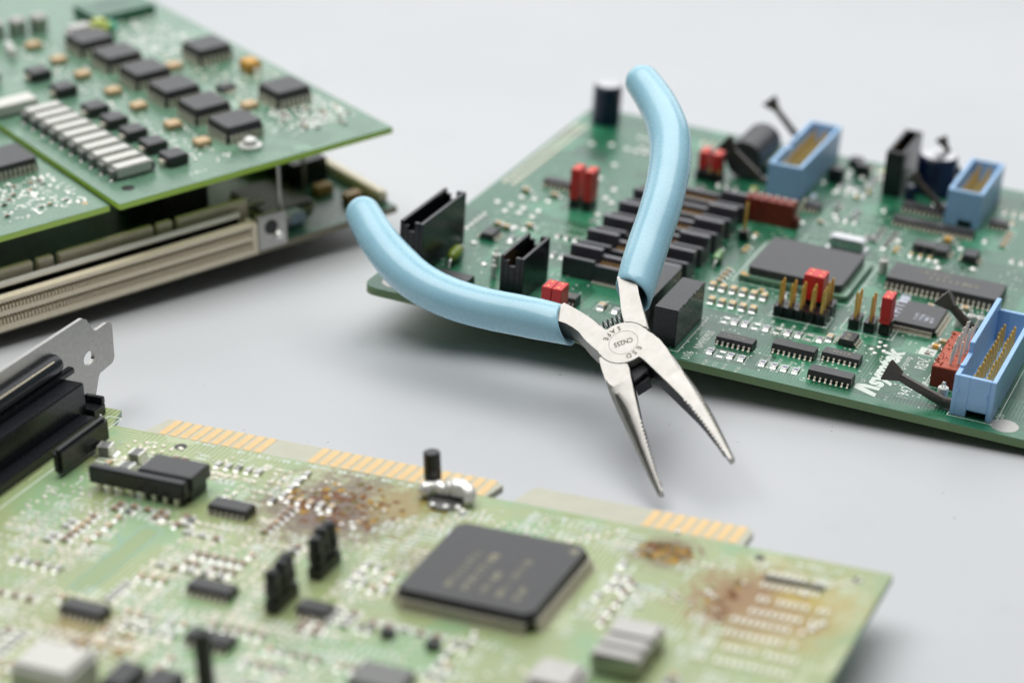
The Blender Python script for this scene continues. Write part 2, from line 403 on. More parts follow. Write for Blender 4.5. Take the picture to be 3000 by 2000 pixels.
def shroud(par, x0, y0, W, D, H, m, t=.9, notch=None, tower=None, pins=None, slotnotch=None, label=None, endlow=0.):
    """open box header: walls t thick, pins rows along y"""
    def f(bm):
        abox(bm, x0, x0 + t, y0, y0 + D if not notch else notch[0], 0, H)
        if notch:
            abox(bm, x0, x0 + t, notch[0], notch[1], 0, H - notch[2]); abox(bm, x0, x0 + t, notch[1], y0 + D, 0, H)
        abox(bm, x0 + W - t, x0 + W, y0, y0 + D, 0, H)
        for (ya, yb) in ((y0, y0 + t), (y0 + D - t, y0 + D)):
            if slotnotch:
                a, b_ = x0 + W * slotnotch[0], x0 + W * slotnotch[1]; zz = slotnotch[2]
                abox(bm, x0 + t, a, ya, yb, 0, H); abox(bm, a, b_, ya, yb, zz, H); abox(bm, b_, x0 + W - t, ya, yb, 0, H)
            elif endlow:
                a, b_ = x0 + W * .35, x0 + W * .62
                abox(bm, x0 + t, a, ya, yb, 0, H - endlow); abox(bm, a, b_, ya, yb, 0, H - endlow * 2.2); abox(bm, b_, x0 + W - t, ya, yb, 0, H)
            else: abox(bm, x0 + t, x0 + W - t, ya, yb, 0, H)
        abox(bm, x0 + t, x0 + W - t, y0 + t, y0 + D - t, 1.2, 2.4)
    bm = bmesh.new(); f(bm)
    bmesh.ops.bevel(bm, geom=bm.edges[:], offset=.1, segments=1, affect='EDGES')
    if tower:
        abox(bm, x0 - .02, x0 + t + .02, tower[0], y0 + D + .02, .3, H + tower[1], .1); abox(bm, x0 + .05, x0 + t - .1, y0 + 4.2, y0 + 5.6, H - .02, H + .5, .1)
        for xx in (.13, .8): acyl(bm, x0 + W * xx, y0 - .03, H * .62, H * .62 + .55, .28, 8)
    b = link('box_connector', bm_mesh(bm), m, par, (0, 0, .04))
    if label: b['label'] = label
    if pins:
        n, ph, pm, xs = pins
        ys = [y0 + D / 2 + (i - (n - 1) / 2) * 2.54 for i in range(n)]
        me = cached(('spin', ph, pm), lambda bm: (abox(bm, -.32, .32, -.32, .32, 2.3, ph - .4), abox(bm, -.32, .32, -.32, .32, ph - .4, ph, 0, (.18, .18))))
        for x in xs:
            for y in ys:
                o = link('pin', me, pm, b, (x + random.uniform(-.08, .08), y + random.uniform(-.06, .06), 0)); o.rotation_euler = (random.uniform(-.02, .02), random.uniform(-.025, .025), 0)
    return b
def lever(par, base, tip, hook=2.6, wd=1.6):
    """curved latch arm ending in a serrated triangular thumb pad"""
    B, T = Vector(base), Vector(tip); d = T - B
    pts = [B, B + d * .2 + Vector((0, 0, -d.z * .17)), B + d * .45 + Vector((0, 0, -d.z * .12)), B + d * .75 + Vector((0, 0, -d.z * .06)), T]
    # smooth samples
    sm = []
    for i in range(13):
        t = i / 12 * 4; k = min(3, int(t)); f = t - k; sm.append(pts[k].lerp(pts[k + 1], f))
    bm = bmesh.new()
    dh = Vector((d.x, d.y, 0)).normalized(); side = Vector((-dh.y, dh.x, 0)); prev = None
    for i, p in enumerate(sm):
        a = sm[min(i + 1, 12)] - sm[max(i - 1, 0)]; a.normalize(); nrm = side.cross(a).normalized()
        if nrm.z < 0: nrm = -nrm
        hh = wd * (.62 - .2 * i / 12)
        r = [bm.verts.new(p + side * sx * wd * .55 + nrm * sz * hh) for sx, sz in ((-1, -1), (1, -1), (1, .6), (.6, 1), (-.6, 1), (-1, .6))]
        if prev:
            for k in range(6): bm.faces.new([prev[k], prev[(k + 1) % 6], r[(k + 1) % 6], r[k]])
        else: bm.faces.new(r[::-1])
        prev = r
    bm.faces.new(prev)
    # thumb pad: triangle flaring away, teeth on its outer edge
    a = (sm[12] - sm[11]).normalized(); nrm = side.cross(a).normalized(); nrm = nrm if nrm.z > 0 else -nrm
    base2 = T - a * .6; P = []
    lo = [base2 - nrm * wd * .5, base2 + nrm * wd * .5]
    end = T + a * hook
    n = 6; edge = []
    for i in range(n * 2 + 1):
        f = i / (n * 2); q = (end - nrm * hook * .95).lerp(end + nrm * hook * .75, f) + a * (.22 if i % 2 else -.02); edge.append(q)
    poly = [lo[0]] + edge + [lo[1]]
    A = [bm.verts.new(q - side * wd * .6) for q in poly]; Bv = [bm.verts.new(q + side * wd * .6) for q in poly]
    bm.faces.new(A[::-1]); bm.faces.new(Bv)
    for i in range(len(poly)): bm.faces.new([A[i], A[(i + 1) % len(poly)], Bv[(i + 1) % len(poly)], Bv[i]])
    return link('latch_lever', bm_mesh(bm), 'lever', par)
def electrolytic(par, u, v, r, h, m='navy'):
    c = shape('electrolytic_capacitor', m, par, lambda bm: acyl(bm, 0, 0, 0, h, r, 32, bev=.5), (u, v, .05), smooth=40, key=('el', r, h))
    shape('can_top', 'alu', c, lambda bm: acyl(bm, 0, 0, h, h + .05, r - .7, 28), smooth=40, key=('elt', r, h))
    return c
def board(par, outline_, m, t=1.6, r=None, name='board_panel', holes=()):
    bm = bmesh.new(); aprism(bm, outline_, -t, 0)
    for f in bm.faces: f.smooth = False
    return link(name, bm_mesh(bm), m, par)
def rounded(pts, r, n=5):
    out = []
    k = len(pts)
    for i in range(k):
        p = Vector(pts[i]); a = Vector(pts[i - 1]); b = Vector(pts[(i + 1) % k]); rr = r[i] if isinstance(r, (list, tuple)) else r
        if not rr: out.append(tuple(p)); continue
        da = (a - p).normalized(); db = (b - p).normalized(); p0 = p + da * rr; p1 = p + db * rr
        for j in range(n + 1):
            t = j / n; q = p0 * (1 - t) ** 2 + p * 2 * t * (1 - t) + p1 * t ** 2; out.append((q.x, q.y))
    return out

# ================================================================ TABLE
bm = bmesh.new(); abox(bm, -2500, 2500, -900, 5000, -25, 1.5); o = link('table', bm_mesh(bm), 'table'); o['kind'] = 'structure'

def dust(bm):
    rd = random.Random(3)
    for i in range(140):
        x, y, q = rd.uniform(-110, 170), rd.uniform(330, 760), rd.uniform(.08, .26)
        v = [bm.verts.new((x + rd.uniform(-q, q) * 1.6, y + rd.uniform(-q, q), 1.5 + rd.uniform(.01, .12))) for _ in range(4)]
        for f in ((0, 1, 2), (1, 2, 3), (0, 2, 3)): bm.faces.new([v[k] for k in f])
M['dust'] = mat('lint', (120, 116, 110), .8)
d_ = shape('dust', 'dust', None, dust, kind='stuff'); d_['label'] = 'fine dark specks of dust scattered over the pale grey table'; d_['category'] = 'dust'
# ================================================================ RIGHT CIRCUIT BOARD
RB = thing('circuit_board', 'dark green circuit board with blue box headers and red jumpers, under the pliers', 'circuit board',
           [[0.91695, 0.394355, 0.060725], [-0.394593, 0.918816, -0.008524], [-0.059157, -0.016146, 0.998118]], (-35.73, 500.129, 14.826))
bp = board(RB, rounded([(0, 0), (230, 0), (230, 151), (0, 151)], [4, 2, 2, 2]), 'pcb', 2.0)
pads(RB, [(6.2, 5.5), (153.4, 4.6)], 3.2, 'steel', 'mounting_pad', .02)
# logic chips
soic(RB, 85.1, 11.4, 14, mark=(6,)); soic(RB, 97.8, 13.8, 16, h=2.0); soic(RB, 109.1, 4.5, 16, h=2.0); soic(RB, 109.0, 15.9, 14, mark=(6,))
soic(RB, 114.6, 27.0, 8, rz=math.pi / 2, mark=(4,)); soic(RB, 17.2, 41.8, 8, rz=math.pi / 2, bw=3.6)
soic(RB, 12.4, 82.8, 14); soic(RB, 101.6, 117.8, 18); soic(RB, 101.9, 106.6, 18); soic(RB, 113.3, 106.8, 16); soic(RB, 78.0, 103.6, 8, pitch=1.2)
soic(RB, 13.4, 8.0, 16, bw=5.6, span=7.6, h=2.2); soic(RB, 46.0, 12.6, 8, mark='ACI', pitch=.9, h=2.2)
soic(RB, 125.0, 118, 8); soic(RB, 128.5, 92, 8, rz=math.pi / 2, h=2.2); soic(RB, 121, 92, 8, rz=math.pi / 2, h=2.0)
big = soic(RB, 111.1, 64.0, 44, span=14.2, bw=11.2, h=2.7, name='memory_chip')
text('marking', (8,), 'print', big, -4, -1.2, 2.72, 2.6, 0, align='LEFT'); text('marking', (8,), 'print', big, -7, 1.9, 2.72, 1.6, 0)
# large lidded processor
pr = shape('processor', 'pcb_mod', RB, lambda bm: aprism(bm, rounded([(-13.6, -12.6), (13.6, -12.6), (13.6, 12.6), (-13.6, 12.6)], [.2, 2, .2, .2], 3), 0, 1.1), (91.1, 63.4, .3))
shape('lid', 'black', pr, lambda bm: aprism(bm, rounded([(-12.0, -11.2), (11.8, -11.2), (11.8, 11.2), (-12.0, 11.2)], [1.6, 1.6, .6, .6], 3), 1.12, 3.1, .12))
shape('corner_mark', 'yellow', pr, lambda bm: aprism(bm, [(-13.2, -12.2), (-10.8, -12.2), (-13.2, -10)], 1.1, 1.13))
outline(RB, 76.2, 106, 49.2, 77.6, .25)
# quad flat chip with white printing
q = quad(RB, 116.8, 128.6, 42.3, 56.0, 2.0, 40, out=1.2, name='controller_chip')
text('marking', (7,), 'printw', q, -3.8, -4.2, 2.02, 3.6, 90, bold=.08, shear=.2)
for i, s in enumerate(((6,), (5,), (5,), (4,))):
    text('marking', s, 'printw', q, 0.6 + i * 1.3, -3.6, 2.02, 1.25, 90, bold=.03)
# headers and jumpers
header(RB, 91.3, 34.7, 5, 2); header(RB, 96.4, 40.6, 3, 2, skip=((0, 0), (0, 1), (1, 0), (1, 1)))
cap(RB, 96.3, 40.5, 3.2, 2, 2, 6.3, solid=True)
header(RB, 109.2, 36.4, 1, 2, 6.5, lean=-.03); header(RB, 112.9, 36.4, 1, 2, 6.5); header(RB, 116.4, 36.8, 1, 2, skip=((0, 0), (0, 1))); cap(RB, 116.3, 36.7, 3.0, 1, 2, 6.6)
for (u, v) in ((23.7, 72.4), (27.4, 72.5)):
    header(RB, u, v, 1, 2, skip=((0, 0), (0, 1))); cap(RB, u, v, 2.7, 1, 2, 8.2)
for (u, v) in ((45.0, 113.6), (48.8, 113.6)):
    header(RB, u, v, 1, 2, skip=((0, 0), (0, 1))); cap(RB, u, v, 2.0, 1, 2, 5)
header(RB, 44.4, 3.6, 2, 2, skip=((0, 0), (0, 1), (1, 0), (1, 1))); cap(RB, 44.3, 3.5, 2.6, 2, 2, 5.9)
header(RB, 69.4, 75.0, 1, 1, 7.5, lean=-.12); header(RB, 45.5, 110.6, 3, 1, 1.0, skip=((0, 0),))
outline(RB, 107.6, 120.3, 35.2, 42.8, .22); outline(RB, 90.6, 104.8, 33.9, 40.4, .2); outline(RB, 116, 129.8, 40.9, 57.5, .2, 'silkdim')
# blue box headers with latches
bhh = shroud(RB, 141.3, 4.1, 9.2, 41, 9.6, 'blue', 1.05, tower=(17.0, 2.5), pins=(13, 8.1, 'gold', (144.8, 147.34)), slotnotch=(.38, .86, 1.9), label='light blue box header with gold pins at the front right corner')
lever(bhh, (141.8, 6.0, 1.6), (128.6, 6.6, 5.2), 2.8, 1.7); lever(bhh, (141.4, 43.0, 1.6), (131.2, 43.6, 8.4), 2.8, 1.7)
bmm = shroud(RB, 66.2, 108.6, 9.2, 39, 9.8, 'blue', 1.05, notch=(124, 128, 1.2), pins=(13, 9.3, 'gold', (69.3, 72.3)), label='light blue box header in the middle of the back edge')
lever(bmm, (66.4, 110.5, 3.6), (55.2, 110.8, 10.6), 3.0, 1.6); lever(bmm, (66.4, 146, 3.6), (56.0, 146.4, 12.0), 2.6, 1.4)
brr = shroud(RB, 113.3, 115.6, 9.2, 27, 9.8, 'blue', 1.05, pins=(9, 9.3, 'gold', (116.4, 119.4)), slotnotch=(.38, .8, 1.9), label='short light blue box header at the back right')
lever(brr, (113.4, 117.5, 3.4), (104.2, 118, 9.8), 1.8, 1.4); lever(brr, (113.4, 141, 3.6), (105.6, 141.6, 12.6), 1.8, 1.3)
# black box headers
shroud(RB, 3.9, 11.8, 6.1, 25, 13.4, 'blackgloss', 1.0, endlow=1.1, label='tall black box connector near the left corner')
shroud(RB, 30.9, 10.6, 6.0, 16.0, 10.8, 'blackgloss', .9, endlow=1.1, pins=(4, 7.5, 'gold', (34.6,)), label='small black box connector behind the blue grip')
shroud(RB, 93.2, 127.2, 5.0, 20.5, 12.6, 'blackgloss', .9, pins=(6, 9.5, 'gold', (96.2,)), label='black box connector standing at the back')
# card slots: twelve walls in six pairs
me_hi = None
for k in range(6):
    y = 30.6 + k * 10.9
    def slot(bm):
        for (ya, yb, hh) in ((0, 1.5, 5.0),):
            abox(bm, 0, 8.2, ya, yb, 0, hh, .1); abox(bm, 8.2, 20.5, ya, yb, 0, hh - .7, .1); abox(bm, 20.5, 28.2, ya, yb, 0, hh, .1)
        abox(bm, 0, 1.2, 1.5, 5.2, 0, 3.6); abox(bm, 27.0, 28.2, 1.5, 5.2, 0, 3.6); abox(bm, 1.2, 27.0, 1.5, 5.2, 0, 1.0)
    s = shape('card_slot', 'slotblack', RB, slot, (38.8, y, .04), key='slot')
    shape('back_wall', 'slotgrey', s, lambda bm: (abox(bm, 0, 8.2, 5.2, 7.3, 0, 6.2, .12), abox(bm, 8.2, 20.5, 5.2, 7.0, 0, 4.8, .1), abox(bm, 20.5, 28.2, 5.2, 7.3, 0, 6.2, .12)), key='lw')
    def con(bm):
        for i in range(12):
            for yy in (2.3, 3.9): abox(bm, 8.8 + i * .98, 9.3 + i * .98, yy, yy + .55, .9, 3.9)
    shape('contact_row', 'amber', s, con, key='slotc', kind='stuff')
    def feet(bm):
        for i in range(24): abox(bm, 8.4 + i * .8, 8.8 + i * .8, -1.3, -.1, 0, .3)
    if k == 0: shape('pin_row', 'tin', s, feet, kind='stuff')
# black blocks (relay modules) by the pliers
blk = shape('converter_block', 'blackgloss', RB, lambda bm: abox(bm, 71.6, 77.3, 4.9, 24.2, 0, 9.3, .12), label='satin black block with a ragged top edge beside U16')
for i in range(14):
    y = 7 + random.random() * 16; box('casting_flash', 'blackgloss', blk, 76.9, 77.25 + random.uniform(.0, .2), y, y + random.uniform(.5, 1.5), 8.9, 9.36)
shape('converter_block', 'blackgloss', RB, lambda bm: abox(bm, 64.6, 69.6, 8, 29.5, 0, 9.2, .12))
outline(RB, 70.8, 78.6, 3.4, 25.4, .22)
# capacitors
electrolytic(RB, 7.9, 140.5, 4.1, 11.4); electrolytic(RB, 105.3, 137.5, 5.4, 10.6)
cy = shape('choke_cylinder', 'black', RB, lambda bm: acyl(bm, 0, 0, 0, 19, 5.1, 32, bev=.9), (56.6, 117.5, 5.6), smooth=40, rot=(R(-90), 0, 0), key='choke')
electrolytic(RB, 101, 128, 1.6, 4.0)
# maroon connectors
mr = shape('maroon_connector', 'maroon', RB, lambda bm: (abox(bm, 66.2, 79.3, 89.6, 94.3, 0, 6.4, .12), abox(bm, 65.2, 66.2, 90.5, 93, 0, 4.6, .1), abox(bm, 79.3, 80.6, 90.2, 93, 0, 2.6, .1), abox(bm, 69.8, 70.8, 89.35, 89.6, 3.2, 6.4)))
for i in range(6): box('pin', 'tin', mr, 66.8 + i * 2.3, 67.5 + i * 2.3, 91.5, 92.2, 6.4, 7.2)
shape('pin', 'tin', mr, lambda bm: atube(bm, [(80.0, 91.0, 3.4), (81.6, 91.6, 8.2)], .45, 8))
mf = shape('maroon_connector', 'brick', RB, lambda bm: abox(bm, 133.9, 139.8, 16.3, 37.5, 0, 4.9, .15), label='brick red connector worn and torn on top, in front of the blue header')
fr_ = shape('front_face', 'maroon', mf, lambda bm: abox(bm, 133.92, 139.78, 16.22, 16.4, 0.02, 4.7))
def shards(bm):
    for i in range(46):
        y = 17 + random.random() * 20; x = 134.0 + random.random() ** 2 * 2.2; a = random.uniform(.25, .7); h = random.uniform(.2, .9)
        v = [bm.verts.new((x + random.uniform(-a, a), y + random.uniform(-a, a), 4.7)) for _ in range(3)] + [bm.verts.new((x + random.uniform(-a, a), y + random.uniform(-a, a), 4.9 + h))]
        for f in ((0, 1, 2), (0, 1, 3), (1, 2, 3), (2, 0, 3)): bm.faces.new([v[k] for k in f])
shape('torn_edge', 'brick', mf, shards, kind='stuff')
for i in range(6):
    for j in range(2):
        x, y = 137.4 + j * 1.6 - (i % 2) * .2, 18.6 + i * 2.9 + j * 1.2
        if (i, j) in ((1, 1), (4, 1)): continue
        tl = random.uniform(5.2, 6.8)
        shape('pin', 'tin', mf, lambda bm: atube(bm, [(x, y, 4.8), (x + .15, y, 4.8 + tl * .5), (x + .5 + random.uniform(-.2, .4), y + random.uniform(-.3, .3), 4.8 + tl)], [.34, .34, .2], 6), smooth=50)
# white test posts
for (u, v, r) in ((138.3, 9.6, 1.2), (132.4, 52.0, 1.1), (134.9, 52.0, 1.1), (137.3, 52.0, 1.1), (23.1, 26.8, 1.1), (107.8, 74.0, 1.1), (25.3, 20.2, .7)):
    p = shape('test_post', 'white', RB, lambda bm: acyl(bm, 0, 0, 0, 3.4, r, 20, bev=.15), (u, v, .04), smooth=40, key=('post', r))
    shape('wire_loop', 'solder', p, lambda bm: atube(bm, [(-.3, 0, 3.3), (-.32, 0, 4.1), (-.15, 0, 4.6), (.15, 0, 4.6), (.32, 0, 4.1), (.3, 0, 3.3)], .2, 6), key='wl', smooth=50)
# diodes
dg = shape('olive_capacitor', 'green_diode', RB, lambda bm: atube(bm, [(13.6, 21.0, 2.0), (13.4, 21.9, 2.1), (13.2, 23.5, 2.2), (12.9, 26.2, 2.2), (12.7, 27.8, 2.1), (12.6, 28.6, 2.0)], [.5, 1.25, 1.5, 1.5, 1.25, .5], 14), smooth=60)
shape('wire_lead', 'solder', dg, lambda bm: (atube(bm, [(13.6, 21.0, 2.0), (13.8, 20.0, 1.8), (13.9, 19.3, .2)], .3, 8), atube(bm, [(12.6, 28.6, 2.0), (12.4, 30.4, 1.9), (12.4, 31.0, .2)], .3, 8)))
gd = shape('glass_diode', 'glassgreen', RB, lambda bm: atube(bm, [(69.9, 56.6, 1.5), (69.8, 57.2, 1.6), (69.4, 60.6, 1.6), (69.3, 61.2, 1.5)], [.8, 1.15, 1.15, .8], 14), smooth=60)
shape('band', 'bandblack', gd, lambda bm: atube(bm, [(69.72, 58.0, 1.6), (69.65, 58.7, 1.6)], 1.18, 14), smooth=60)
shape('wire_lead', 'solder', gd, lambda bm: (atube(bm, [(69.9, 56.6, 1.5), (70.1, 54.4, 1.3), (70.1, 53.8, .2)], .28, 8), atube(bm, [(69.3, 61.2, 1.5), (69.1, 64.4, 1.3), (69.1, 65, .2)], .28, 8)))
# metal can crystal
cr = shape('crystal_can', 'alu', RB, lambda bm: (abox(bm, 91.3, 100.2, 82.0, 86.4, .5, 3.4, .5), abox(bm, 90.7, 100.8, 81.3, 87.1, .1, .5, .05)))
box('regulator', 'blackgloss', RB, 110.8, 116.6, 91.6, 95.6, .1, 2.2, .1); smd(RB, 117.5, 103, 3.2, 1.8, 1.2, 0, 'yellow', 'tantalum_capacitor')
box('regulator', 'blackgloss', RB, 82.8, 87.0, 137.5, 140.5, .1, 3.2, .2); box('regulator', 'blackgloss', RB, 77.6, 81.6, 128.5, 132.0, .1, 4.0, .2); box('regulator', 'blackgloss', RB, 79.5, 83, 143, 147, .1, 2.4, .2)
smd(RB, 78.4, 112.5, 4.2, 1.2, 1.4, math.pi / 2, 'paleblue', 'blue_inductor'); smd(RB, 90.4, 141.5, 4.2, 1.5, 1.6, math.pi / 2, 'lime', 'yellow_inductor'); smd(RB, 62.8, 108.8, 4, 1.5, 1.6, math.pi / 2, 'lime', 'yellow_inductor')
# resistor rows at the front
for i, u in enumerate((85.1, 87.7, 90.0, 92.6)):
    if i == 1:
        pads(RB, [], 1); [box('bare_pad', 'solder', RB, u - .75, u + .75, v, v + 1.1, .01, .08, .02) for v in (5.4, 8.2)]; outline(RB, u - 1.2, u + 1.2, 4.9, 9.8, .12)
    else: smd(RB, u, 7.5, 2.1, 1.4)
for u in (97.6, 100.3, 102.8, 105.4): smd(RB, u, 7.5, 2.1, 1.4)
for i, u in enumerate((82.6, 85.0, 87.5, 90.0, 92.6, 95.2, 97.7, 100.3, 102.8, 105.4)):
    v = 25.9 + i * .12
    if i in (0, 3, 5, 8):
        [box('bare_pad', 'solder', RB, u - .75, u + .75, vv, vv + 1.1, .01, .1, .03) for vv in (v - 2.0, v + .8)]; outline(RB, u - 1.15, u + 1.15, v - 2.5, v + 2.4, .12)
    else: smd(RB, u, v, 2.1, 1.4)
for i in range(6): smd(RB, 73.6 + i * 2.6, 43.2, 2.3, 1.5, 1.1, math.pi / 2, 'ytan', 'chip_capacitor', frame=False)
for i in range(5): smd(RB, 76.2 + i * 2.6, 34.6, 2.3, 1.5, 1.1, math.pi / 2, 'ytan', 'chip_capacitor', frame=False)
smd(RB, 54.6, 17.6, 2.4, 1.7, 1.0, math.pi / 2, 'tan', 'chip_capacitor'); smd(RB, 58.3, 17.2, 2.2, 1.4)
for (u, v) in ((118.2, 33.0), (119.8, 31.6), (118.6, 30.2), (120.2, 28.6), (117.4, 28.2), (118.6, 26.4)): pads(RB, [(u, v)], .62, 'solder', 'solder_joint', .3)
smd(RB, 107.3, 28.5, 2.4, 1.4, 1.0, math.pi / 2, 'tan', 'chip_capacitor')
for (u, v, m) in ((13, 52, 'tan'), (15.5, 51, 'tan'), (20.3, 55.0, 'tan'), (9.8, 77.5, 'tan'), (17.6, 78.3, 'tan'), (131.5, 40, 'tan'), (130.5, 36.5, 'yellow'), (139.4, 39.5, 'yellow'), (136.4, 45, 'smdgrey'), (99, 94, 'smdgrey'), (131.5, 62, 'tan')): smd(RB, u, v, 2.4, 1.4, .9, 0, m, 'chip_capacitor', frame=False)
# solder joints in view
dots = [(10.4, 72.9), (13.9, 73.3), (17.7, 73.5), (10.6, 61.5), (14.3, 62.1), (18.3, 61.4), (6.3, 66.3), (10.3, 66.0), (14.0, 65.8), (18.1, 65.9), (14.7, 52.2), (17.2, 52.4), (19.9, 52.1), (20.0, 42.7), (12.3, 37.7), (20, 26.6),
        (11.3, 121.1), (16.4, 123.4), (21.4, 122.5), (24.1, 122.2), (26.7, 122.3), (21.3, 133.3), (23.9, 133.4), (22.9, 108.8), (29.6, 90.9), (23.3, 96.9), (29.8, 84.1), (32.4, 81.6), (32.2, 72.1),
        (81.6, 136), (85.5, 136.5), (88.2, 132.3), (85.5, 125.9), (81.8, 121.7), (77, 127.2), (80.6, 95.4), (99.3, 142.8), (77, 140), (81.2, 139.7), (121.6, 100), (124.5, 92.5), (106, 96.5), (104, 89.2), (118, 88), (119.5, 84.5), (127.4, 88.4)]
pads(RB, dots, .95, 'solder', 'solder_joint', .5)
pads(RB, [(6.9, 43 + i * 2.74) for i in range(6)], .7, 'solder', 'solder_joint', .4)
me_ring = cached('ring', lambda bm: (acyl(bm, 0, 0, 0, .05, .85, 14),))
def arr(bm):
    for i in range(22):
        for j in range(2): adome(bm, 4.6 - j * 2.5, 81 + i * 2.54, .85, .35, 10, 3)
shape('header_pad_field', 'tin', RB, arr, kind='stuff')
def vias(bm):
    for i in range(1000):
        u, v = random.uniform(78, 140), random.uniform(4, 100)
        if random.random() < .35: u = random.uniform(8, 80)
        acyl(bm, round(u / 1.27) * 1.27 * 1., round(v / 1.27) * 1.27, .0, .03, .3, 6)
shape('via_field', 'silk', RB, vias, kind='stuff')
occ = [(66, 88, 82, 96), (76, 49, 106, 78), (64, 106, 77, 149), (112, 113, 124, 143), (92, 126, 99, 148), (99, 130, 112, 144), (100, 104, 123, 125), (109, 62, 142, 80), (115, 41, 131, 58), (133, 14, 153, 47), (38, 28, 68, 97), (77, 102, 84, 110), (90, 80, 102, 88), (110, 91, 117, 96), (3, 10, 12, 38), (30, 9, 38, 28), (-5, 136, 14, 151), (50, 112, 63, 140), (22, 70, 32, 78), (11, 40, 18, 50), (78, 2, 122, 45), (122, 2, 133, 40), (131, 50, 139, 54), (11, 6, 24, 16), (11, 81, 22, 91), (118, 90, 132, 100), (69, 52, 71, 66), (0, 78, 7, 140)]
rs = random.Random(5); k = 0
for g in range(120):
    u0, v0 = rs.uniform(60, 142), rs.uniform(44, 146)
    if rs.random() < .25: u0, v0 = rs.uniform(12, 66), rs.uniform(30, 146)
    n = rs.choice((2, 3, 4, 5)); horiz = rs.random() < .6; kind_ = rs.choice(('tan', 'smdgrey', 'slate', 'ytan', 'slate'))
    for i in range(n):
        u, v = (u0 + i * 2.4, v0) if horiz else (u0, v0 + i * 2.4)
        if k >= 130 or any(a - 1.2 < u < c + 1.2 and b - 1.2 < v < d + 1.2 for a, b, c, d in occ): continue
        occ.append((u - .6, v - .6, u + .6, v + .6)); k += 1
        smd(RB, u, v, 1.7, 1.0, .55, math.pi / 2 if horiz else 0, kind_, 'chip_resistor' if kind_ == 'slate' else 'chip_capacitor', frame=False)
# printed outlines and lettering
for (a, b, c, d) in ((22, 35, 55, 60), (22.5, 34, 49.5, 54), (83.5, 101, 95, 102), (84, 106, 103, 112), (104, 116, 84, 92), (18, 24, 34, 39), (84, 97, 84, 90)): outline(RB, a, b, c, d, .4, 'silkdim')
for (s, u, v, z_) in (((3,), 24, 56.8, 2.6), ((8,), 86, 97.5, 2.6), ((7,), 88, 107, 2.6), ((4,), 106, 87, 2.6)): text('board_print', s, 'silkdim', RB, u, v, .02, z_, 0)
LT = lambda s, u, v, size, **k: text('board_print', s, 'silk', RB, u, v, .02, size, **k)
LT('U16', 82.0, .8, 2.6, bold=.03); LT('NMF8595S', 82.6, 7.6, 2.6, bold=.05, sx=.92); LT('R184', 86.3, -.0, 1.35); LT('C72', 88.6, .4, 1.35); LT('R119', 90.9, .1, 1.35); LT('R126', 93.9, .1, 1.35)
for i, s in enumerate(('R131', 'R137', 'R142', 'R145')): LT(s, 98.4 + i * 2.6, 9.9, 1.1)
for i, s in enumerate(((4,), (4,), (3,), (4,), (3,), (4,), (4,))): LT(s, 85.5 + i * 2.55, 29.2, 1.1)
LT('1', 108.6, 3.4, 2.0); LT('1', 97.6, 11.6, 1.8); LT('U27', 120.6, 9.6, 1.3)
shape('board_print', 'silk', RB, lambda bm: (aprism(bm, [(119.2, 6.2), (119.2, 8.6), (124.6, 5.6), (124.6, 3.8)], .01, .035), aprism(bm, [(119.2, 8.7), (120.9, 9.3), (124.6, 9.0), (124.6, 7.5), (121.0, 7.6)], .01, .035)))
LT('symtek', 124.6, 9.2, 6.4, bold=.28, shear=.25, sx=1.12)
LT('PRECISION DISPENSERS', 126.8, 14.8, 1.25, sx=1.08); LT('1942-2', 131.2, 5.9, 3.7, sx=.95); LT('REV', 131.2, 23.2, 3.7, sx=.95)
shape('board_print', 'silk', RB, lambda bm: abox(bm, 127.4, 131.2, 31.4, 35.6, .01, .035)); text('board_print', (2,), 'engrave', RB, 130.8, 31.8, .05, 2.8, 90)
LT('.ISP', 133.6, 14.6, 2.0, bold=.04); LT('C', 137.8, 5.2, 2.6); LT('26', 152.4, 7.6, 2.4)
outline(RB, 132.8, 140.6, 15.4, 39, .15); outline(RB, 140.9, 151.5, 3.5, 46, .22)

# ================================================================ EXPANSION CARD (front)
EC = thing('expansion_card', 'pale green stained expansion card with gold fingers and large black chip', 'circuit board',
           [[0.91148, 0.410703, -0.02297], [-0.410585, 0.911769, 0.009829], [0.02498, 0.000473, 0.999688]], (71.19, 369.734, 12.38))
board(EC, [(0, -1), (-163.8, -1), (-171.8, -1), (-174.0, 5.9), (-183.5, 5.9), (-183.5, -125), (0, -125)], 'pcb_card')
# edge tabs of bare laminate
for pts in ([(-163.8, -.99), (-161.8, 6.1), (-84.4, 6.1), (-82.2, 4.6), (-83.4, -.99)], [(-77.6, -.99), (-75.8, 6.3), (-30.8, 6.3), (-29.3, 5.0), (-29.3, -.99)]):
    shape('edge_tab', 'tab', EC, lambda bm: aprism(bm, pts, -1.58, -.02))
fm = cached('fing', lambda bm: aprism(bm, [(-.95, -.8), (.85, -.8), (1.05, 6.0), (-.75, 6.0)], 0, .05))
for i in range(10): link('gold_finger', fm, 'finger', EC, (-159.4 + 2.58 * i, 0, .0))
for i in range(16): link('gold_finger', fm, 'finger', EC, (-123.3 + 2.56 * i, 0, .0))
for i in range(8): link('gold_finger', fm, 'finger', EC, (-49.4 + 2.52 * i, .2, .0))
# big quad chip
qc = quad(EC, -81.2, -53.4, -45.9, -18.0, 3.6, 38, out=1.5, name="large_quad_chip", lead="tin", pinh=1.9, wd=.42, chamf=.5)
for i, (s, z_) in enumerate((((9,), 2.6), ((9,), 2.6), ((7,), 2.1), ((4, 6,), 2.1), ((4,), 2.0))): text('marking', s, 'print', qc, -4.0 + i * 3.3, -9.5, 3.62, z_, 90, bold=.05)
shape('dimple', 'print', qc, lambda bm: acyl(bm, 11.6, 10.8, 3.6, 3.62, .9, 16))
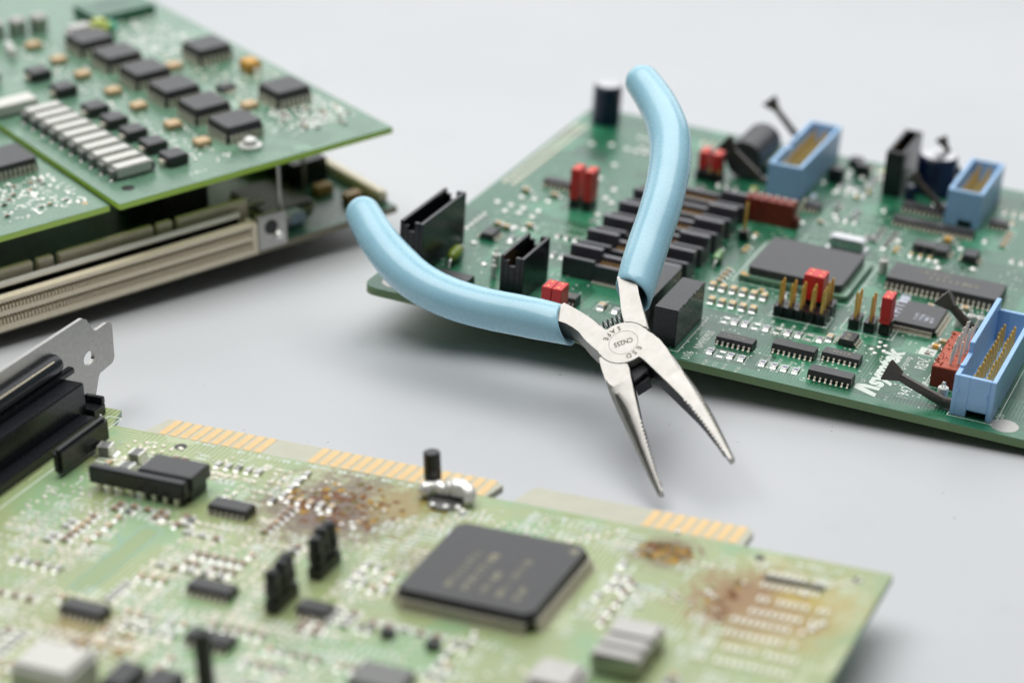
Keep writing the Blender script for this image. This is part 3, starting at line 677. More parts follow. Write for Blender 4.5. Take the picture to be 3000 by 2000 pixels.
# long connector, chips and parts on the card
rom = shape('socketed_chip', 'blackgloss', EC, lambda bm: abox(bm, -159.6, -137.0, -27.8, -25.6, 1.4, 5.2, .3))
shape('upper_chip', 'black', rom, lambda bm: abox(bm, -149.2, -136.4, -25.55, -18.2, 2.6, 5.6, .25))
shape('upper_chip', 'black', rom, lambda bm: abox(bm, -148.4, -137.2, -25.0, -19.0, .2, 2.58))
for i in range(8): shape('pin', 'tin', rom, lambda bm: abox(bm, -157.6 + i * 2.6, -156.8 + i * 2.6, -27.9, -26.9, 0, 1.6))
smd(EC, -165.2, -13.2, 3.4, 3.0, 2.2, .2, 'smdgrey', 'chip_capacitor', frame=False); smd(EC, -157.2, -13.6, 3.4, 3.0, 2.2, 0, 'smdgrey', 'chip_capacitor', frame=False)
smd(EC, -154.6, -21.4, 3.6, 3.0, 3.4, 0, 'smdgrey', 'chip_capacitor', frame=False)
sr = shape('resistor_network', 'blackgloss', EC, lambda bm: abox(bm, -169.4, -167.2, -26.4, -8.2, .6, 6.2, .7))
soic(EC, -131.0, -28.8, 14, bw=4.2, h=2.0, span=5.6, pitch=1.25); soic(EC, -118.2, -57.8, 14, h=1.9, span=6, pitch=1.3); soic(EC, -136, -73.0, 14, h=1.8); soic(EC, -109.2, -73.2, 14, h=1.8)
soic(EC, -95.6, -57.0, 10, h=1.8)
for (u, v) in ((-77.2, -56.0), (-67.9, -56.6)): shape('transistor', 'black', EC, lambda bm: abox(bm, -1.2, 1.2, -.9, .9, .1, 1.5, .1), (u, v, 0), key='sot')
# black jumper stacks
for (u, v) in ((-100.6, -57.2), (-99.2, -43.4)):
    hb = shape('pin_header', 'blackgloss', EC, lambda bm: abox(bm, -1.35, 1.35, 0, 8.6, 0, 2.5, .2), (u, v, 0), key='jh')
    for j in range(3):
        shape('jumper_cap', 'blackgloss', hb, lambda bm: (abox(bm, -1.25, 1.25, .1, 2.55, 2.55, 8.6, .45), abox(bm, -1.5, 1.5, .4, 2.3, 3.8, 5.2, .3)), (random.uniform(-.1, .1), j * 2.95, [0, .5, .2][j]), key='jcb', rot=(0, random.uniform(-.05, .05), 0))
# post and solder bridge near the gold fingers
pv = shape('black_post', 'blackgloss', EC, lambda bm: (acyl(bm, 0, 0, 0, 8.2, 1.75, 10, bev=.2), [abox(bm, 1.5 * math.cos(a) - .3, 1.5 * math.cos(a) + .3, 1.5 * math.sin(a) - .3, 1.5 * math.sin(a) + .3, 0, 8.0) for a in (0, 1.57, 3.14, 4.71)]), (-94.8, -1.6, 0), smooth=30)
def blob(bm):
    pts = [(-94.9, -6.4, .9), (-94.2, -5.2, 1.9), (-92.6, -4.4, 2.2), (-90.9, -4.7, 1.9), (-89.2, -4.0, 2.3), (-87.0, -4.2, 2.6), (-85.2, -5.0, 2.2), (-84.3, -6.6, 1.0)]
    atube(bm, catmull(pts, 4), [1.2, 1.5, 1.4, 1.7, 1.6, 1.3, 1.1, 1.0, 1.2, 1.5, 1.2, 1.3, 1.1, 1.3, 1.5, 1.9, 1.7, 2.0, 2.1, 1.8, 2.0, 1.9, 1.6, 1.8, 1.5, 1.6, 1.3, 1.1, 1.0], 10)
def catmull(P, n=8):
    P = [Vector(p) for p in P]; Q = [P[0] * 2 - P[1]] + P + [P[-1] * 2 - P[-2]]; out = []
    for i in range(1, len(Q) - 2):
        for k in range(n):
            t = k / n; a, b, c, d = Q[i - 1:i + 3]
            out.append(.5 * ((2 * b) + (c - a) * t + (2 * a - 5 * b + 4 * c - d) * t * t + (3 * b - a - 3 * c + d) * t ** 3))
    return out + [P[-1]]
sb = shape('solder_clump', 'solder', EC, blob, smooth=70, label='lumpy silver solder clump beside the black post')
shape('clump_base', 'darkmetal', sb, lambda bm: acyl(bm, -89.6, -6.6, 0, .7, 3.6, 20), smooth=40)
pads(EC, [(-86.2, -8.0), (-88.6, -8.6), (-91.4, -8.8), (-84.6, -9.2)], .9, 'solder', 'solder_joint', .9)
# silver crystals at the front
cc = shape('crystal_can', 'steel', EC, lambda bm: (abox(bm, -39.3, -30.2, -53.5, -50.2, 0, 4.2, .5), abox(bm, -39.3, -30.2, -49.9, -46.4, 0, 4.2, .5), abox(bm, -39.3, -30.2, -46.1, -40.0, 0, 4.2, .5)), label='silver ribbed crystal can')
shape('crystal_can', 'steel', EC, lambda bm: abox(bm, -47, -37.5, -66, -56.5, 0, 4, 1.2), label='smooth silver crystal can')
shape('white_socket', 'white', EC, lambda bm: (abox(bm, -128.6, -116.6, -98, -88.3, 0, 6, .5), abox(bm, -128.0, -117.2, -97.2, -89, 6.002, 6.6, .2)))
shape('square_chip', 'black', EC, lambda bm: abox(bm, -113.6, -108.6, -93, -85.6, 0, 3.8, .3)); shape('square_chip', 'black', EC, lambda bm: abox(bm, -106.8, -101.2, -92, -85.2, 0, 3.8, .3))
shape('square_chip', 'smdgrey', EC, lambda bm: abox(bm, -76, -66, -74, -67, 0, 2.0, .3)); shape('black_post', 'blackgloss', EC, lambda bm: acyl(bm, -98.9, -82.5, 0, 11, 1.6, 14, bev=.3), smooth=40)
# dark holes
def hole(par, u, v, r): shape('drill_hole', 'bandblack', par, lambda bm: acyl(bm, 0, 0, .0, .02, r, 20), (u, v, .005), key=('hole', r))
hole(EC, -24.9, -4.2, 1.0); hole(EC, -5.4, -5.4, 1.0); hole(EC, -152.5, -4.5, 1.4)
# lettering beside the fingers
for (s, u, v, z_) in (((1, 4,), -150.5, -2.4, 1.5), ((3, 10, 2, 3,), -141.0, -2.8, 1.6), ((4, 2, 6, 3, 3,), -121, -2.8, 1.6), ((5, 3,), -99.6, -2.8, 1.5)): text('board_print', s, 'silk', EC, u, v, .02, z_, 0, bold=.03)
text('board_print', (14, 2,), 'silk', EC, -71.5, -4.6, .02, 1.9, 0, bold=.04); text('board_print', (6, 2,), 'silk', EC, -17.5, -4.4, .02, 1.6, 0)
# bare traces of a curved capacitor bank at the left
for (u, v, r) in ((-146, -47, 5.5), (-157, -54, 5.5)):
    shape('board_print', 'silkdim', EC, lambda bm: atube(bm, [(u + r * math.cos(a * .12), v + r * math.sin(a * .12), .03) for a in range(-6, 18)], .4, 5, flat=.05))
outline(EC, -141.0, -136.0, -63, -37, .6, 'silkdim'); box('board_print', 'lime2', EC, -140.3, -136.7, -62, -38, .004, .02)
# chip footprints with bright leads on the right
for k, (u, v, n) in enumerate(((-21, -13.6, 9), (-20, -23.5, 11), (-22, -32.0, 11), (-24, -41.5, 14))):
    def rows(bm):
        for i in range(n):
            for yy in (0, 4.6):
              if random.random() < .85: abox(bm, i * 1.27 - .36, i * 1.27 + .36, yy - .9, yy + .9, .01, .22, .05)
    shape('pad_row', 'padgrey', EC, rows, (u, v, 0), kind='stuff')
    if k == 0: shape('thin_chip', 'smdgrey', EC, lambda bm: abox(bm, -.6, 11, 1.8, 2.8, .1, .6, .05), (u, v, 0))
# small surface parts
me_cnt = 0
avoid = [(-84, -51, -50, -14), (-161, -30, -134, -17), (-134, -30, -121, -22), (-119, -60, -109, -51), (-104, -59, -95, -34), (-132, -99, -100, -84), (-49, -67, -28, -38), (-184, -30, -166, 7), (-97, -10, -82, 3), (-138, -76, -127, -66), (-111, -76, -100, -66), (-144, -64, -132, -36), (-24, -46, -3, -10)]
cols = ['tan', 'smdbrown', 'smdgrey', 'ceramic', 'ceramic', 'smdbrown', 'tan']
def free(u, v, m=0.):
    return not any(a - m < u < c + m and b - m < v < d + m for a, b, c, d in avoid)
smdn = 0
rs = random.Random(11)
for g in range(160):
    if smdn >= 290: break
    gu = rs.uniform(-166, -86) if rs.random() < .8 else rs.uniform(-84, -6); gv = rs.uniform(-97, -9)
    nx, ny = rs.choice(((5, 1), (6, 2), (2, 5), (1, 6), (3, 3), (8, 1), (4, 2))); px_, py_ = rs.choice(((2.0, 3.6), (2.4, 3.2), (3.2, 2.0)))
    top = rs.choice(cols); rz = math.pi / 2 if px_ < py_ else 0
    for i in range(nx):
        for j in range(ny):
            u, v = gu + i * px_, gv + j * py_
            if smdn >= 290 or u > -4 or v > -5 or not free(u, v, .9) or rs.random() < .08: continue
            avoid.append((u - .7, v - .9, u + .7, v + .9)); smdn += 1
            smd(EC, u, v, 1.9, 1.15, .6, rz, top if rs.random() < .8 else rs.choice(cols), 'chip_capacitor', frame=False)
stains = [(-110, -16, 13), (-24, -20, 11), (-98, -10, 6), (-42, -9, 6)]
def lattice(bm):
    for a in range(60):
        for b in range(46):
            u, v = -168 + a * 2.05 + (b % 3) * .4, -98 + b * 2.05
            dens = .74 if u < -84 and v < -28 else .22
            if u > -4 or v > -5 or random.random() > dens or not free(u, v, .15): continue
            if any((u - x) ** 2 + (v - y) ** 2 < c * c for x, y, c in stains) and random.random() < .8: continue
            r = random.choice((.4, .5, .62)); adome(bm, u + random.uniform(-.15, .15), v + random.uniform(-.15, .15), r, r * .5, 7, 2)
shape('solder_lattice', 'padgrey', EC, lattice, kind='stuff')
def jts(bm):
    for g in range(330):
        u0 = random.uniform(-168, -86) if random.random() < .8 else random.uniform(-84, -6); v0 = random.uniform(-97, -6)
        dx, dy = random.choice(((1.9, 0), (0, 1.9), (1.4, 1.4), (2.5, 0), (0, 2.5))); n = random.randint(3, 9); r = random.uniform(.38, .62)
        for i in range(n):
            u, v = u0 + dx * i, v0 + dy * i
            if u > -4 or v > -5 or not free(u, v, .2): continue
            if any((u - a) ** 2 + (v - b) ** 2 < c * c for a, b, c in stains) and random.random() < .85: continue
            adome(bm, u, v, r, r * .55, 8, 3)
shape('solder_field', 'tin', EC, jts, kind='stuff')
def dts(bm):
    for g in range(620):
        u0, v0 = random.uniform(-170, -6), random.uniform(-98, -6); L_ = random.uniform(1.2, 3.4); w_ = random.uniform(.35, .9); n = random.randint(1, 7); h = random.random() < .5
        for i in range(n):
            u, v = (u0, v0 + i * 1.5) if h else (u0 + i * 1.5, v0)
            if u > -4 or v > -5 or not free(u, v): continue
            if any((u - a) ** 2 + (v - b) ** 2 < c * c for a, b, c in stains): continue
            if h: abox(bm, u, u + L_, v, v + w_ * .7, .01, .03)
            else: abox(bm, u, u + w_ * .7, v, v + L_, .01, .03)
shape('print_marks', 'silk', EC, dts, kind='stuff')
for mname, col_, n_ in (('rust', (120, 72, 34), 260), ('ochre', (176, 140, 52), 200), ('olive_crust', (112, 100, 50), 170)):
    M[mname] = mat(mname + '_corrosion', col_, .75, var=.35, scale=1.5, bump=.8, bscale=3)
    def crust(bm):
        rc = random.Random(n_)
        for i in range(n_):
            cu_, cv_, cr_ = rc.choice(((-110, -17, 10), (-108, -15, 13), (-20, -19, 10), (-13, -16, 7), (-18, -24, 10), (-42, -9, 5), (-126, -78, 9)))
            a_ = rc.uniform(0, 6.28); q_ = cr_ * rc.random() ** .6; u, v = cu_ + q_ * math.cos(a_), cv_ + q_ * .75 * math.sin(a_)
            if v > -2 or u > -2 or not free(u, v): continue
            w_ = rc.uniform(.3, 1.1); h_ = rc.uniform(.05, .3); k_ = 6
            ring_ = [bm.verts.new((u + w_ * rc.uniform(.5, 1.3) * math.cos(j * 6.283 / k_), v + w_ * rc.uniform(.4, 1.1) * math.sin(j * 6.283 / k_), .012)) for j in range(k_)]
            top_ = bm.verts.new((u, v, h_))
            for j in range(k_): bm.faces.new([ring_[j], ring_[(j + 1) % k_], top_])
    shape('corrosion_crust', mname, EC, crust, kind='stuff')
for (u, v, r) in ((-38, -21, .5), (-36.5, -22.4, .5), (-35, -23, .6), (-33.6, -24.2, .5), (-29.4, -20.2, .7), (-28, -21.4, .6), (-41, -27.5, .7), (-39.4, -29.2, .7), (-31, -25, .5), (-25.8, -26, .4), (-8, -25.4, .8), (-6.7, -23, .7), (-62.5, -51.8, .8), (-63.2, -49.6, .8), (-14.5, -14, .6), (-12.8, -14.2, .6), (-112, -18.8, .7), (-110.6, -20, .8), (-104.6, -22.4, .6), (-103, -21.2, .7), (-101.8, -22.8, .8), (-132, -21, .7), (-130.8, -19.3, .6), (-42.7, -.8, .6)): pads(EC, [(u, v)], r, 'solder', 'solder_joint', .5)
# D connector housing, bracket
hs = shape('port_housing', 'blackgloss', EC, lambda bm: (abox(bm, -183.6, -178.2, -70, -.7, .6, 8.9, .3),), label='long black port housing along the bracket')
shape('housing_shelf', 'blackgloss', hs, lambda bm: (abox(bm, -178.2, -174.6, -70, -3.0, .3, 2.4, .2), abox(bm, -180.8, -176.2, -1.0, 3.4, .1, 2.6, .2), abox(bm, -180.8, -176.2, 2.2, 3.4, 2.6, 4.2, .15)))
shape('port_shell', 'blackgloss', hs, lambda bm: (atube(bm, [(-185.2, -60, 12.2), (-185.2, -2.4, 12.2), (-185.2, -.6, 12.2)], [2.5, 2.5, 2.1], 16), abox(bm, -184.4, -182.6, -60, 2.6, 8.9, 10.4, .3)), smooth=40)
shape('shell_seam', 'cream', hs, lambda bm: atube(bm, [(-183.4, -60, 13.9), (-183.4, -3.4, 13.9)], .16, 6))
outline(EC, -175.2, -171.5, -90, 2.6, .3)
pads(EC, [(-176.5, 1.2)], .7, 'solder', 'solder_joint', .9)
bm = bmesh.new()
bo = [(-125, -1.6), (-125, 18), (11.2, 17.8), (12.7, 16.9), (13.6, 15.2), (15.0, 13.4), (15.8, 13.1), (20.0, 13.2), (21.2, 12.9), (21.9, 11.9), (21.6, 4.3), (21.1, 3.6), (20.4, 3.2), (15.6, 2.8), (15.0, 2.2), (12.4, -3.2), (11.6, -4.0), (9, -4.0), (6.5, -1.6)]
cx, cyy = 12.15, 7.9; hr = [(cx + 2.1 * math.cos(2 * math.pi * i / 20), cyy + 1.6 * math.sin(2 * math.pi * i / 20)) for i in range(20)]
for X in (-185.6, -186.5):
    vo = [bm.verts.new((X, a, b)) for a, b in bo]; vh = [bm.verts.new((X, a, b)) for a, b in hr]
    es = [bm.edges.new((vo[i], vo[(i + 1) % len(vo)])) for i in range(len(vo))] + [bm.edges.new((vh[i], vh[(i + 1) % 20])) for i in range(20)]
    bmesh.ops.triangle_fill(bm, edges=es, use_beauty=True)
    if X == -185.6: A_, B_ = vo, vh
for P_, Q_ in ((A_, vo), (B_, vh)):
    for i in range(len(P_)): bm.faces.new([P_[i], P_[(i + 1) % len(P_)], Q_[(i + 1) % len(P_)], Q_[i]])
link('slot_bracket', bm_mesh(bm), 'steel', EC)['label'] = 'brushed steel slot bracket with an oval hole'

# ================================================================ CARRIER BOARD AND TWO MODULES (rear left)
SM = [[0.793353, -0.608761, 0.0], [0.607871, 0.792192, -0.054079], [0.032921, 0.042904, 0.998537]]; SO = Vector((-30.32, 563.31, 10.44)); SK = .98
sm = Matrix(SM)
CB = thing('carrier_board', 'dark carrier board with long cream backplane connectors, lowest board of the rear stack', 'circuit board', SM, SO, sc=SK)
board(CB, [(0, 0), (0, 170), (-230, 170), (-230, 0)], 'pcb_car', 1.8)
# backplane connector: ribbed pin field facing the viewer
bc = shape('backplane_connector', 'cream', CB, lambda bm: (abox(bm, -200, -44.6, -.9, 1.6, 6.5, 7.7, .15), abox(bm, -200, -44.8, -1.0, 3.6, 3.1, 4.4, .1), abox(bm, -200, -44.8, -1.0, 3.6, -.9, .7, .1), abox(bm, -45.8, -44.2, -1.1, 3.6, -.9, 7.7, .2)), label='cream ribbed backplane connector along the front edge')
shape('recess_shade_fill', 'bandblack', CB, lambda bm: abox(bm, -200, -45.9, .95, 3.5, -.8, 6.5))  # black fill, shade of the recess between the ribs put in as colour
def ribs(bm):
    for i in range(160):
        x = -46.6 - i * .95
        abox(bm, x, x + .42, -.8, .6, 4.35, 5.7); abox(bm, x, x + .42, -.8, .6, .7, 2.3)
shape('contact_ribs', 'cream', bc, ribs, kind='stuff')
shape('front_rail', 'rail', CB, lambda bm: abox(bm, -200, -47, 2.6, 3.5, 8.6, 10.2, .3))
shape('gap_shade_fill', 'bandblack', CB, lambda bm: abox(bm, -200, -47, 3.6, 5.0, .1, 8.9))  # black filler box added to stand for the dark gap behind the rail
for (a, b) in ((-200, -104), (-102.8, -98.4), (-97, -70.5), (-69.4, -65), (-63.6, -42.8)):
    shape('stacking_connector', 'cream', CB, lambda bm: abox(bm, a, b, 5.4, 7.2, 0, 11.9, .3))
pt = shape('corner_post', 'steel', CB, lambda bm: (abox(bm, -43.8, -35.2, -.8, 1.2, -.6, 9.0, .2), abox(bm, -43.8, -36, 1.2, 9.0, 0, 1.2, .1), abox(bm, -43.8, -37.0, 5.5, 7.5, 8.6, 9.6, .2)))
shape('screw_hole', 'bandblack', pt, lambda bm: acyl(bm, 0, 0, 0, .05, 2.0, 20), (-40.0, -.82, 5.4), rot=(R(90), 0, 0))
shape('screw_head', 'solder', pt, lambda bm: acyl(bm, 0, 0, 0, .8, 1.3, 18, .9), (-38.0, -1.0, 2.6), rot=(R(90), 0, 0), smooth=50)
[shape('standoff_pin', 'steel', CB, lambda bm: acyl(bm, 0, 0, 0, 21.3, .55, 12), (a_, b_, 0), key='so') for a_, b_ in ((-35.6, 1.6), (-14, 24))]
shape('side_rail', 'cream', CB, lambda bm: abox(bm, -2.6, -.2, 4, 160, .1, 3.2, .3))
shape('black_housing', 'blackgloss', CB, lambda bm: abox(bm, -16, -5.0, 26, 62, .1, 7.0, .3)); shape('black_housing', 'blackgloss', CB, lambda bm: abox(bm, -60, -46, 20, 46, .1, 14, .3))
for (u, v) in ((-11, 19.5), (-7.6, 10.2)): shape('tantalum_capacitor', 'amber', CB, lambda bm: abox(bm, -2.6, 2.6, -1.7, 1.7, .1, 2.6, .3), (u, v, 0), key='tant')
quad(CB, -33, -18, 13, 32, 2.2, 30, out=1, name='grey_chip')
shape('pale_blue_block', 'paleblue', CB, lambda bm: (abox(bm, -33.0, -25.2, 5.2, 10.0, .1, 3.6, .8),)); shape('block_band', 'steel', CB, lambda bm: abox(bm, -31.6, -30.2, 5.1, 10.1, .2, 3.7, .3))

def module(name, label, x0, x1, y0, y1, z, m='pcb_mod'):
    t = thing(name, label, 'circuit board', SM, SO + sm @ Vector((0, 0, z * SK)), 'module boards stacked on the carrier board', SK)
    board(t, [(x1, y0), (x1, y1), (x0, y1), (x0, y0)], m)
    return t
MR = module('module_board', 'rear green module board with a diagonal row of black square chips and white bars', -82.2, -.8, 0, 168, 23)
ML = module('module_board', 'green module board cut off at the left edge, beside the white bar board', -190, -83.0, 3.8, 150, 21.6)
for i in range(6):
    quad(MR, -41.6, -30.4, 15.9 + 15.9 * i, 26.6 + 15.9 * i, 4.4, 7, out=.5, name='square_chip', pinh=2.2, wd=.55, chamf=.5)
for v in (28.6, 69.6): quad(MR, -18.2, -7.2, v, v + 10.8, 4.4, 7, out=.5, name='square_chip', pinh=2.2, wd=.55, chamf=.5)
for (u, v) in ((-48.1, 97), (-48.2, 82.6), (-47.6, 66.2), (-47.5, 52.4), (-46.8, 35.2), (-46.8, 20.2), (-24.7, 73), (-23.5, 34.8), (-48.3, 112)):
    shape('tan_capacitor', 'tan', MR, lambda bm: abox(bm, -2.1, 2.1, -1.9, 1.9, .1, 1.6, .25), (u, v, 0), key='tanc')
ty = shape('tantalum_capacitor', 'yellow', MR, lambda bm: abox(bm, -2.2, 2.2, -2.6, 2.6, .1, 3.2, .3), (-8.5, 58.5, 0)); shape('terminal', 'solder', ty, lambda bm: acyl(bm, 0, -3.2, 0, 1.6, .9, 14), smooth=40)
cn = shape('screw_terminal', 'solder', MR, lambda bm: (acyl(bm, 0, 0, 0, .9, 3.1, 24), acyl(bm, 0, 0, .9, 2.6, 2.0, 20, 1.5, bev=.3)), (-37.8, 11.2, 0), smooth=45)
for i in range(10):
    v = 12.6 + 5.3 * i
    b_ = shape('white_relay', 'white', MR, lambda bm: (abox(bm, 1.4, 11.2, 0, 3.3, .5, 3.4, .25),), (-77.0, v, 0), key='relay')
    shape('end_cap', 'smdgrey', b_, lambda bm: abox(bm, .1, 1.4, .4, 2.9, .4, 2.6, .1), key='relaycap'); shape('end_cap', 'smdgrey', b_, lambda bm: abox(bm, 11.2, 12.4, .4, 2.9, .4, 2.6, .1), key='relaycap2')
    pads(b_, [(-.2, .7)], .55, 'solder', 'solder_joint', .5)
for i in range(7):
    v = 10.0 + 10.4 * i if i < 5 else (69.5 + 15 * (i - 5))
    c_ = shape('black_diode', 'black', MR, lambda bm: abox(bm, -2.9, 2.9, -2.9, 2.9, .3, 2.9, .25, ), (-58.6, v + 4.4, 0), key='bd')
    [shape('terminal', 'tin', c_, lambda bm: abox(bm, -.5, .5, -1.1, 1.1, .1, 1.6, .1), (e_, 0, 0), key='bdt') for e_ in (-3.4, 3.4)]
    pads(c_, [(6.0, 1.5), (5.4, -1.8)], .6, 'solder', 'solder_joint', .5)
for (u, v, L_) in ((-78, 68, 8), (-77, 92, 8)): shape('white_relay', 'white', MR, lambda bm: abox(bm, 0, 12, 0, 6, .5, 3.4, .25), (u - 3, v, 0), key='relayw')
soic(MR, -23.5, 46.6, 8, pitch=1.1)
hole(MR, -75.7, 7.4, 1.7)
def dus(x0, x1, y0, y1, n):
    def f(bm):
        for i in range(n):
            x, y = random.uniform(x0, x1), random.uniform(y0, y1); r = random.uniform(.3, .6); adome(bm, x, y, r, r * .6, 8, 3)
    return f
shape('solder_field', 'solder', MR, dus(-22, -4, 12, 30, 130), kind='stuff'); shape('solder_field', 'solder', MR, dus(-28, -8, 84, 118, 180), kind='stuff')
shape('solder_field', 'solder', MR, dus(-54, -44, 8, 120, 90), kind='stuff'); shape('solder_field', 'tin', MR, dus(-28, -4, 34, 84, 90), kind='stuff')
shape('print_marks', 'silk', MR, lambda bm: [abox(bm, x, x + random.uniform(.5, 2.4), y, y + .5, .01, .03) for x, y in ((random.uniform(-30, -4), random.uniform(10, 118)) for _ in range(170))], kind='stuff')
for i in range(26):
    u, v = random.uniform(-21, -5), random.uniform(10, 28); smd(MR, round(u / 2.4) * 2.4, round(v / 1.9) * 1.9 + .2, 1.2, .8, .5, 0, random.choice(cols), 'chip_capacitor', frame=False)
text('board_print', (4,), 'silk', MR, -59.0, 4.6, .02, 2.2, 0)
# far corner: metal cans, green block, teal and lime indicator
for i in range(5): shape('metal_can', 'steel', MR, lambda bm: acyl(bm, 0, 0, 0, 5.0, 2.6, 20, bev=.6), (-66.0 + 6.4 * i, 128 - i * 1.0, 0), smooth=40, key='can')
for (u, v) in ((-55.5, 113), (-56.5, 109)): shape('metal_can', 'solder', MR, lambda bm: acyl(bm, 0, 0, 0, 3, 1.7, 18, 1.1, bev=.4), (u, v, 0), smooth=40, key='can2')
ind = shape('indicator', 'ceramic', MR, lambda bm: abox(bm, -38, -29.5, 108, 114, .2, 4, 1.2)); shape('lens', 'lime', ind, lambda bm: abox(bm, -31.5, -25.5, 106, 112, 1, 5, 1.4)); shape('lens', 'teal', ind, lambda bm: abox(bm, -26.5, -22.5, 107, 111.5, .5, 3.6, 1.2))
shape('green_block', 'pcb', MR, lambda bm: abox(bm, -26, -6, 116, 130, 0, 3, .2))
# left module parts
mc = quad(ML, -101, -86.8, 34.0, 46, 3.6, 10, out=.5, name='square_chip', pinh=2.0)
shape('solder_field', 'solder', ML, dus(-107, -86, 9, 31, 110), kind='stuff'); shape('print_marks', 'silk', ML, lambda bm: [abox(bm, x, x + random.uniform(.5, 1.6), y, y + .6, .01, .03) for x, y in ((random.uniform(-108, -86), random.uniform(9, 31)) for _ in range(60))], kind='stuff')
for i in range(14): smd(ML, -106 + random.randint(0, 8) * 2.3, 11 + random.randint(0, 8) * 2.1, 1.2, .8, .5, 0, random.choice(cols), 'chip_capacitor', frame=False)
pads(ML, [(-87.2, 8.6)], .8, 'tan', 'via_pad', .02)

# ================================================================ PLIERS
PL = thing('needle_nose_pliers', 'small needle nose pliers with sky blue grips, open, leaning on the dark green board', 'pliers',
           [[0.9037, -0.3382, -0.2625], [0.2095, 0.8841, -0.4177], [0.3733, 0.3225, 0.8698]], (24.04, 449.42, 22.96), sc=.985)
T_ = 6.0
def arc(r, a0, a1, n=16): return [(r * math.cos(R(a0 + (a1 - a0) * i / n)), r * math.sin(R(a0 + (a1 - a0) * i / n))) for i in range(n + 1)]
RJ = 5.65
# half 1: left handle + joint disc + root of right jaw
p1 = [(-11.8, 17.5), (-11.4, 15.2), (-10.4, 14.1), (-9.0, 12.6), (-8.0, 10.6), (-7.5, 8.6), (-7.1, 5.6), (-6.5, 3.2), (-5.75, .7)] + arc(RJ, 178, 288, 22) + [(2.3, -7.9), (7.86, -7.9), (7.72, -7.0), (7.3, -3.6), (6.55, -1.0), (5.9, .1)] + arc(RJ, 8, 112, 22) + [(-2.6, 7.0), (-3.5, 10.0), (-4.6, 12.8), (-5.6, 15.0), (-7.2, 18.4)]
bm = bmesh.new(); aprism(bm, p1, -T_, 0, .22)
h1 = link('plier_half', bm_mesh(bm), 'plier', PL, (0, 0, 0))
h1['label'] = 'steel half with the joint disc, left handle and right jaw'
p2 = [(6.35, .75)] + arc(RJ + .22, 14, 66, 12) + [(2.7, 7.2), (3.4, 9.8), (4.4, 12.8), (5.4, 15.4), (6.0, 18.6), (11.2, 18.0), (10.0, 16.2), (9.0, 14.2), (8.3, 10.8), (7.4, 6.4), (6.85, 3.4)]
bm = bmesh.new(); aprism(bm, p2, -T_, -.03, .2)
p3 = [(-1.75, -7.9), (-1.45, -5.75)] + arc(RJ + .22, 255.5, 187, 14) + [(-6.35, -1.0), (-6.9, -3.6), (-7.33, -7.0), (-7.5, -7.9)]
aprism(bm, p3, -T_, -.03, .2)
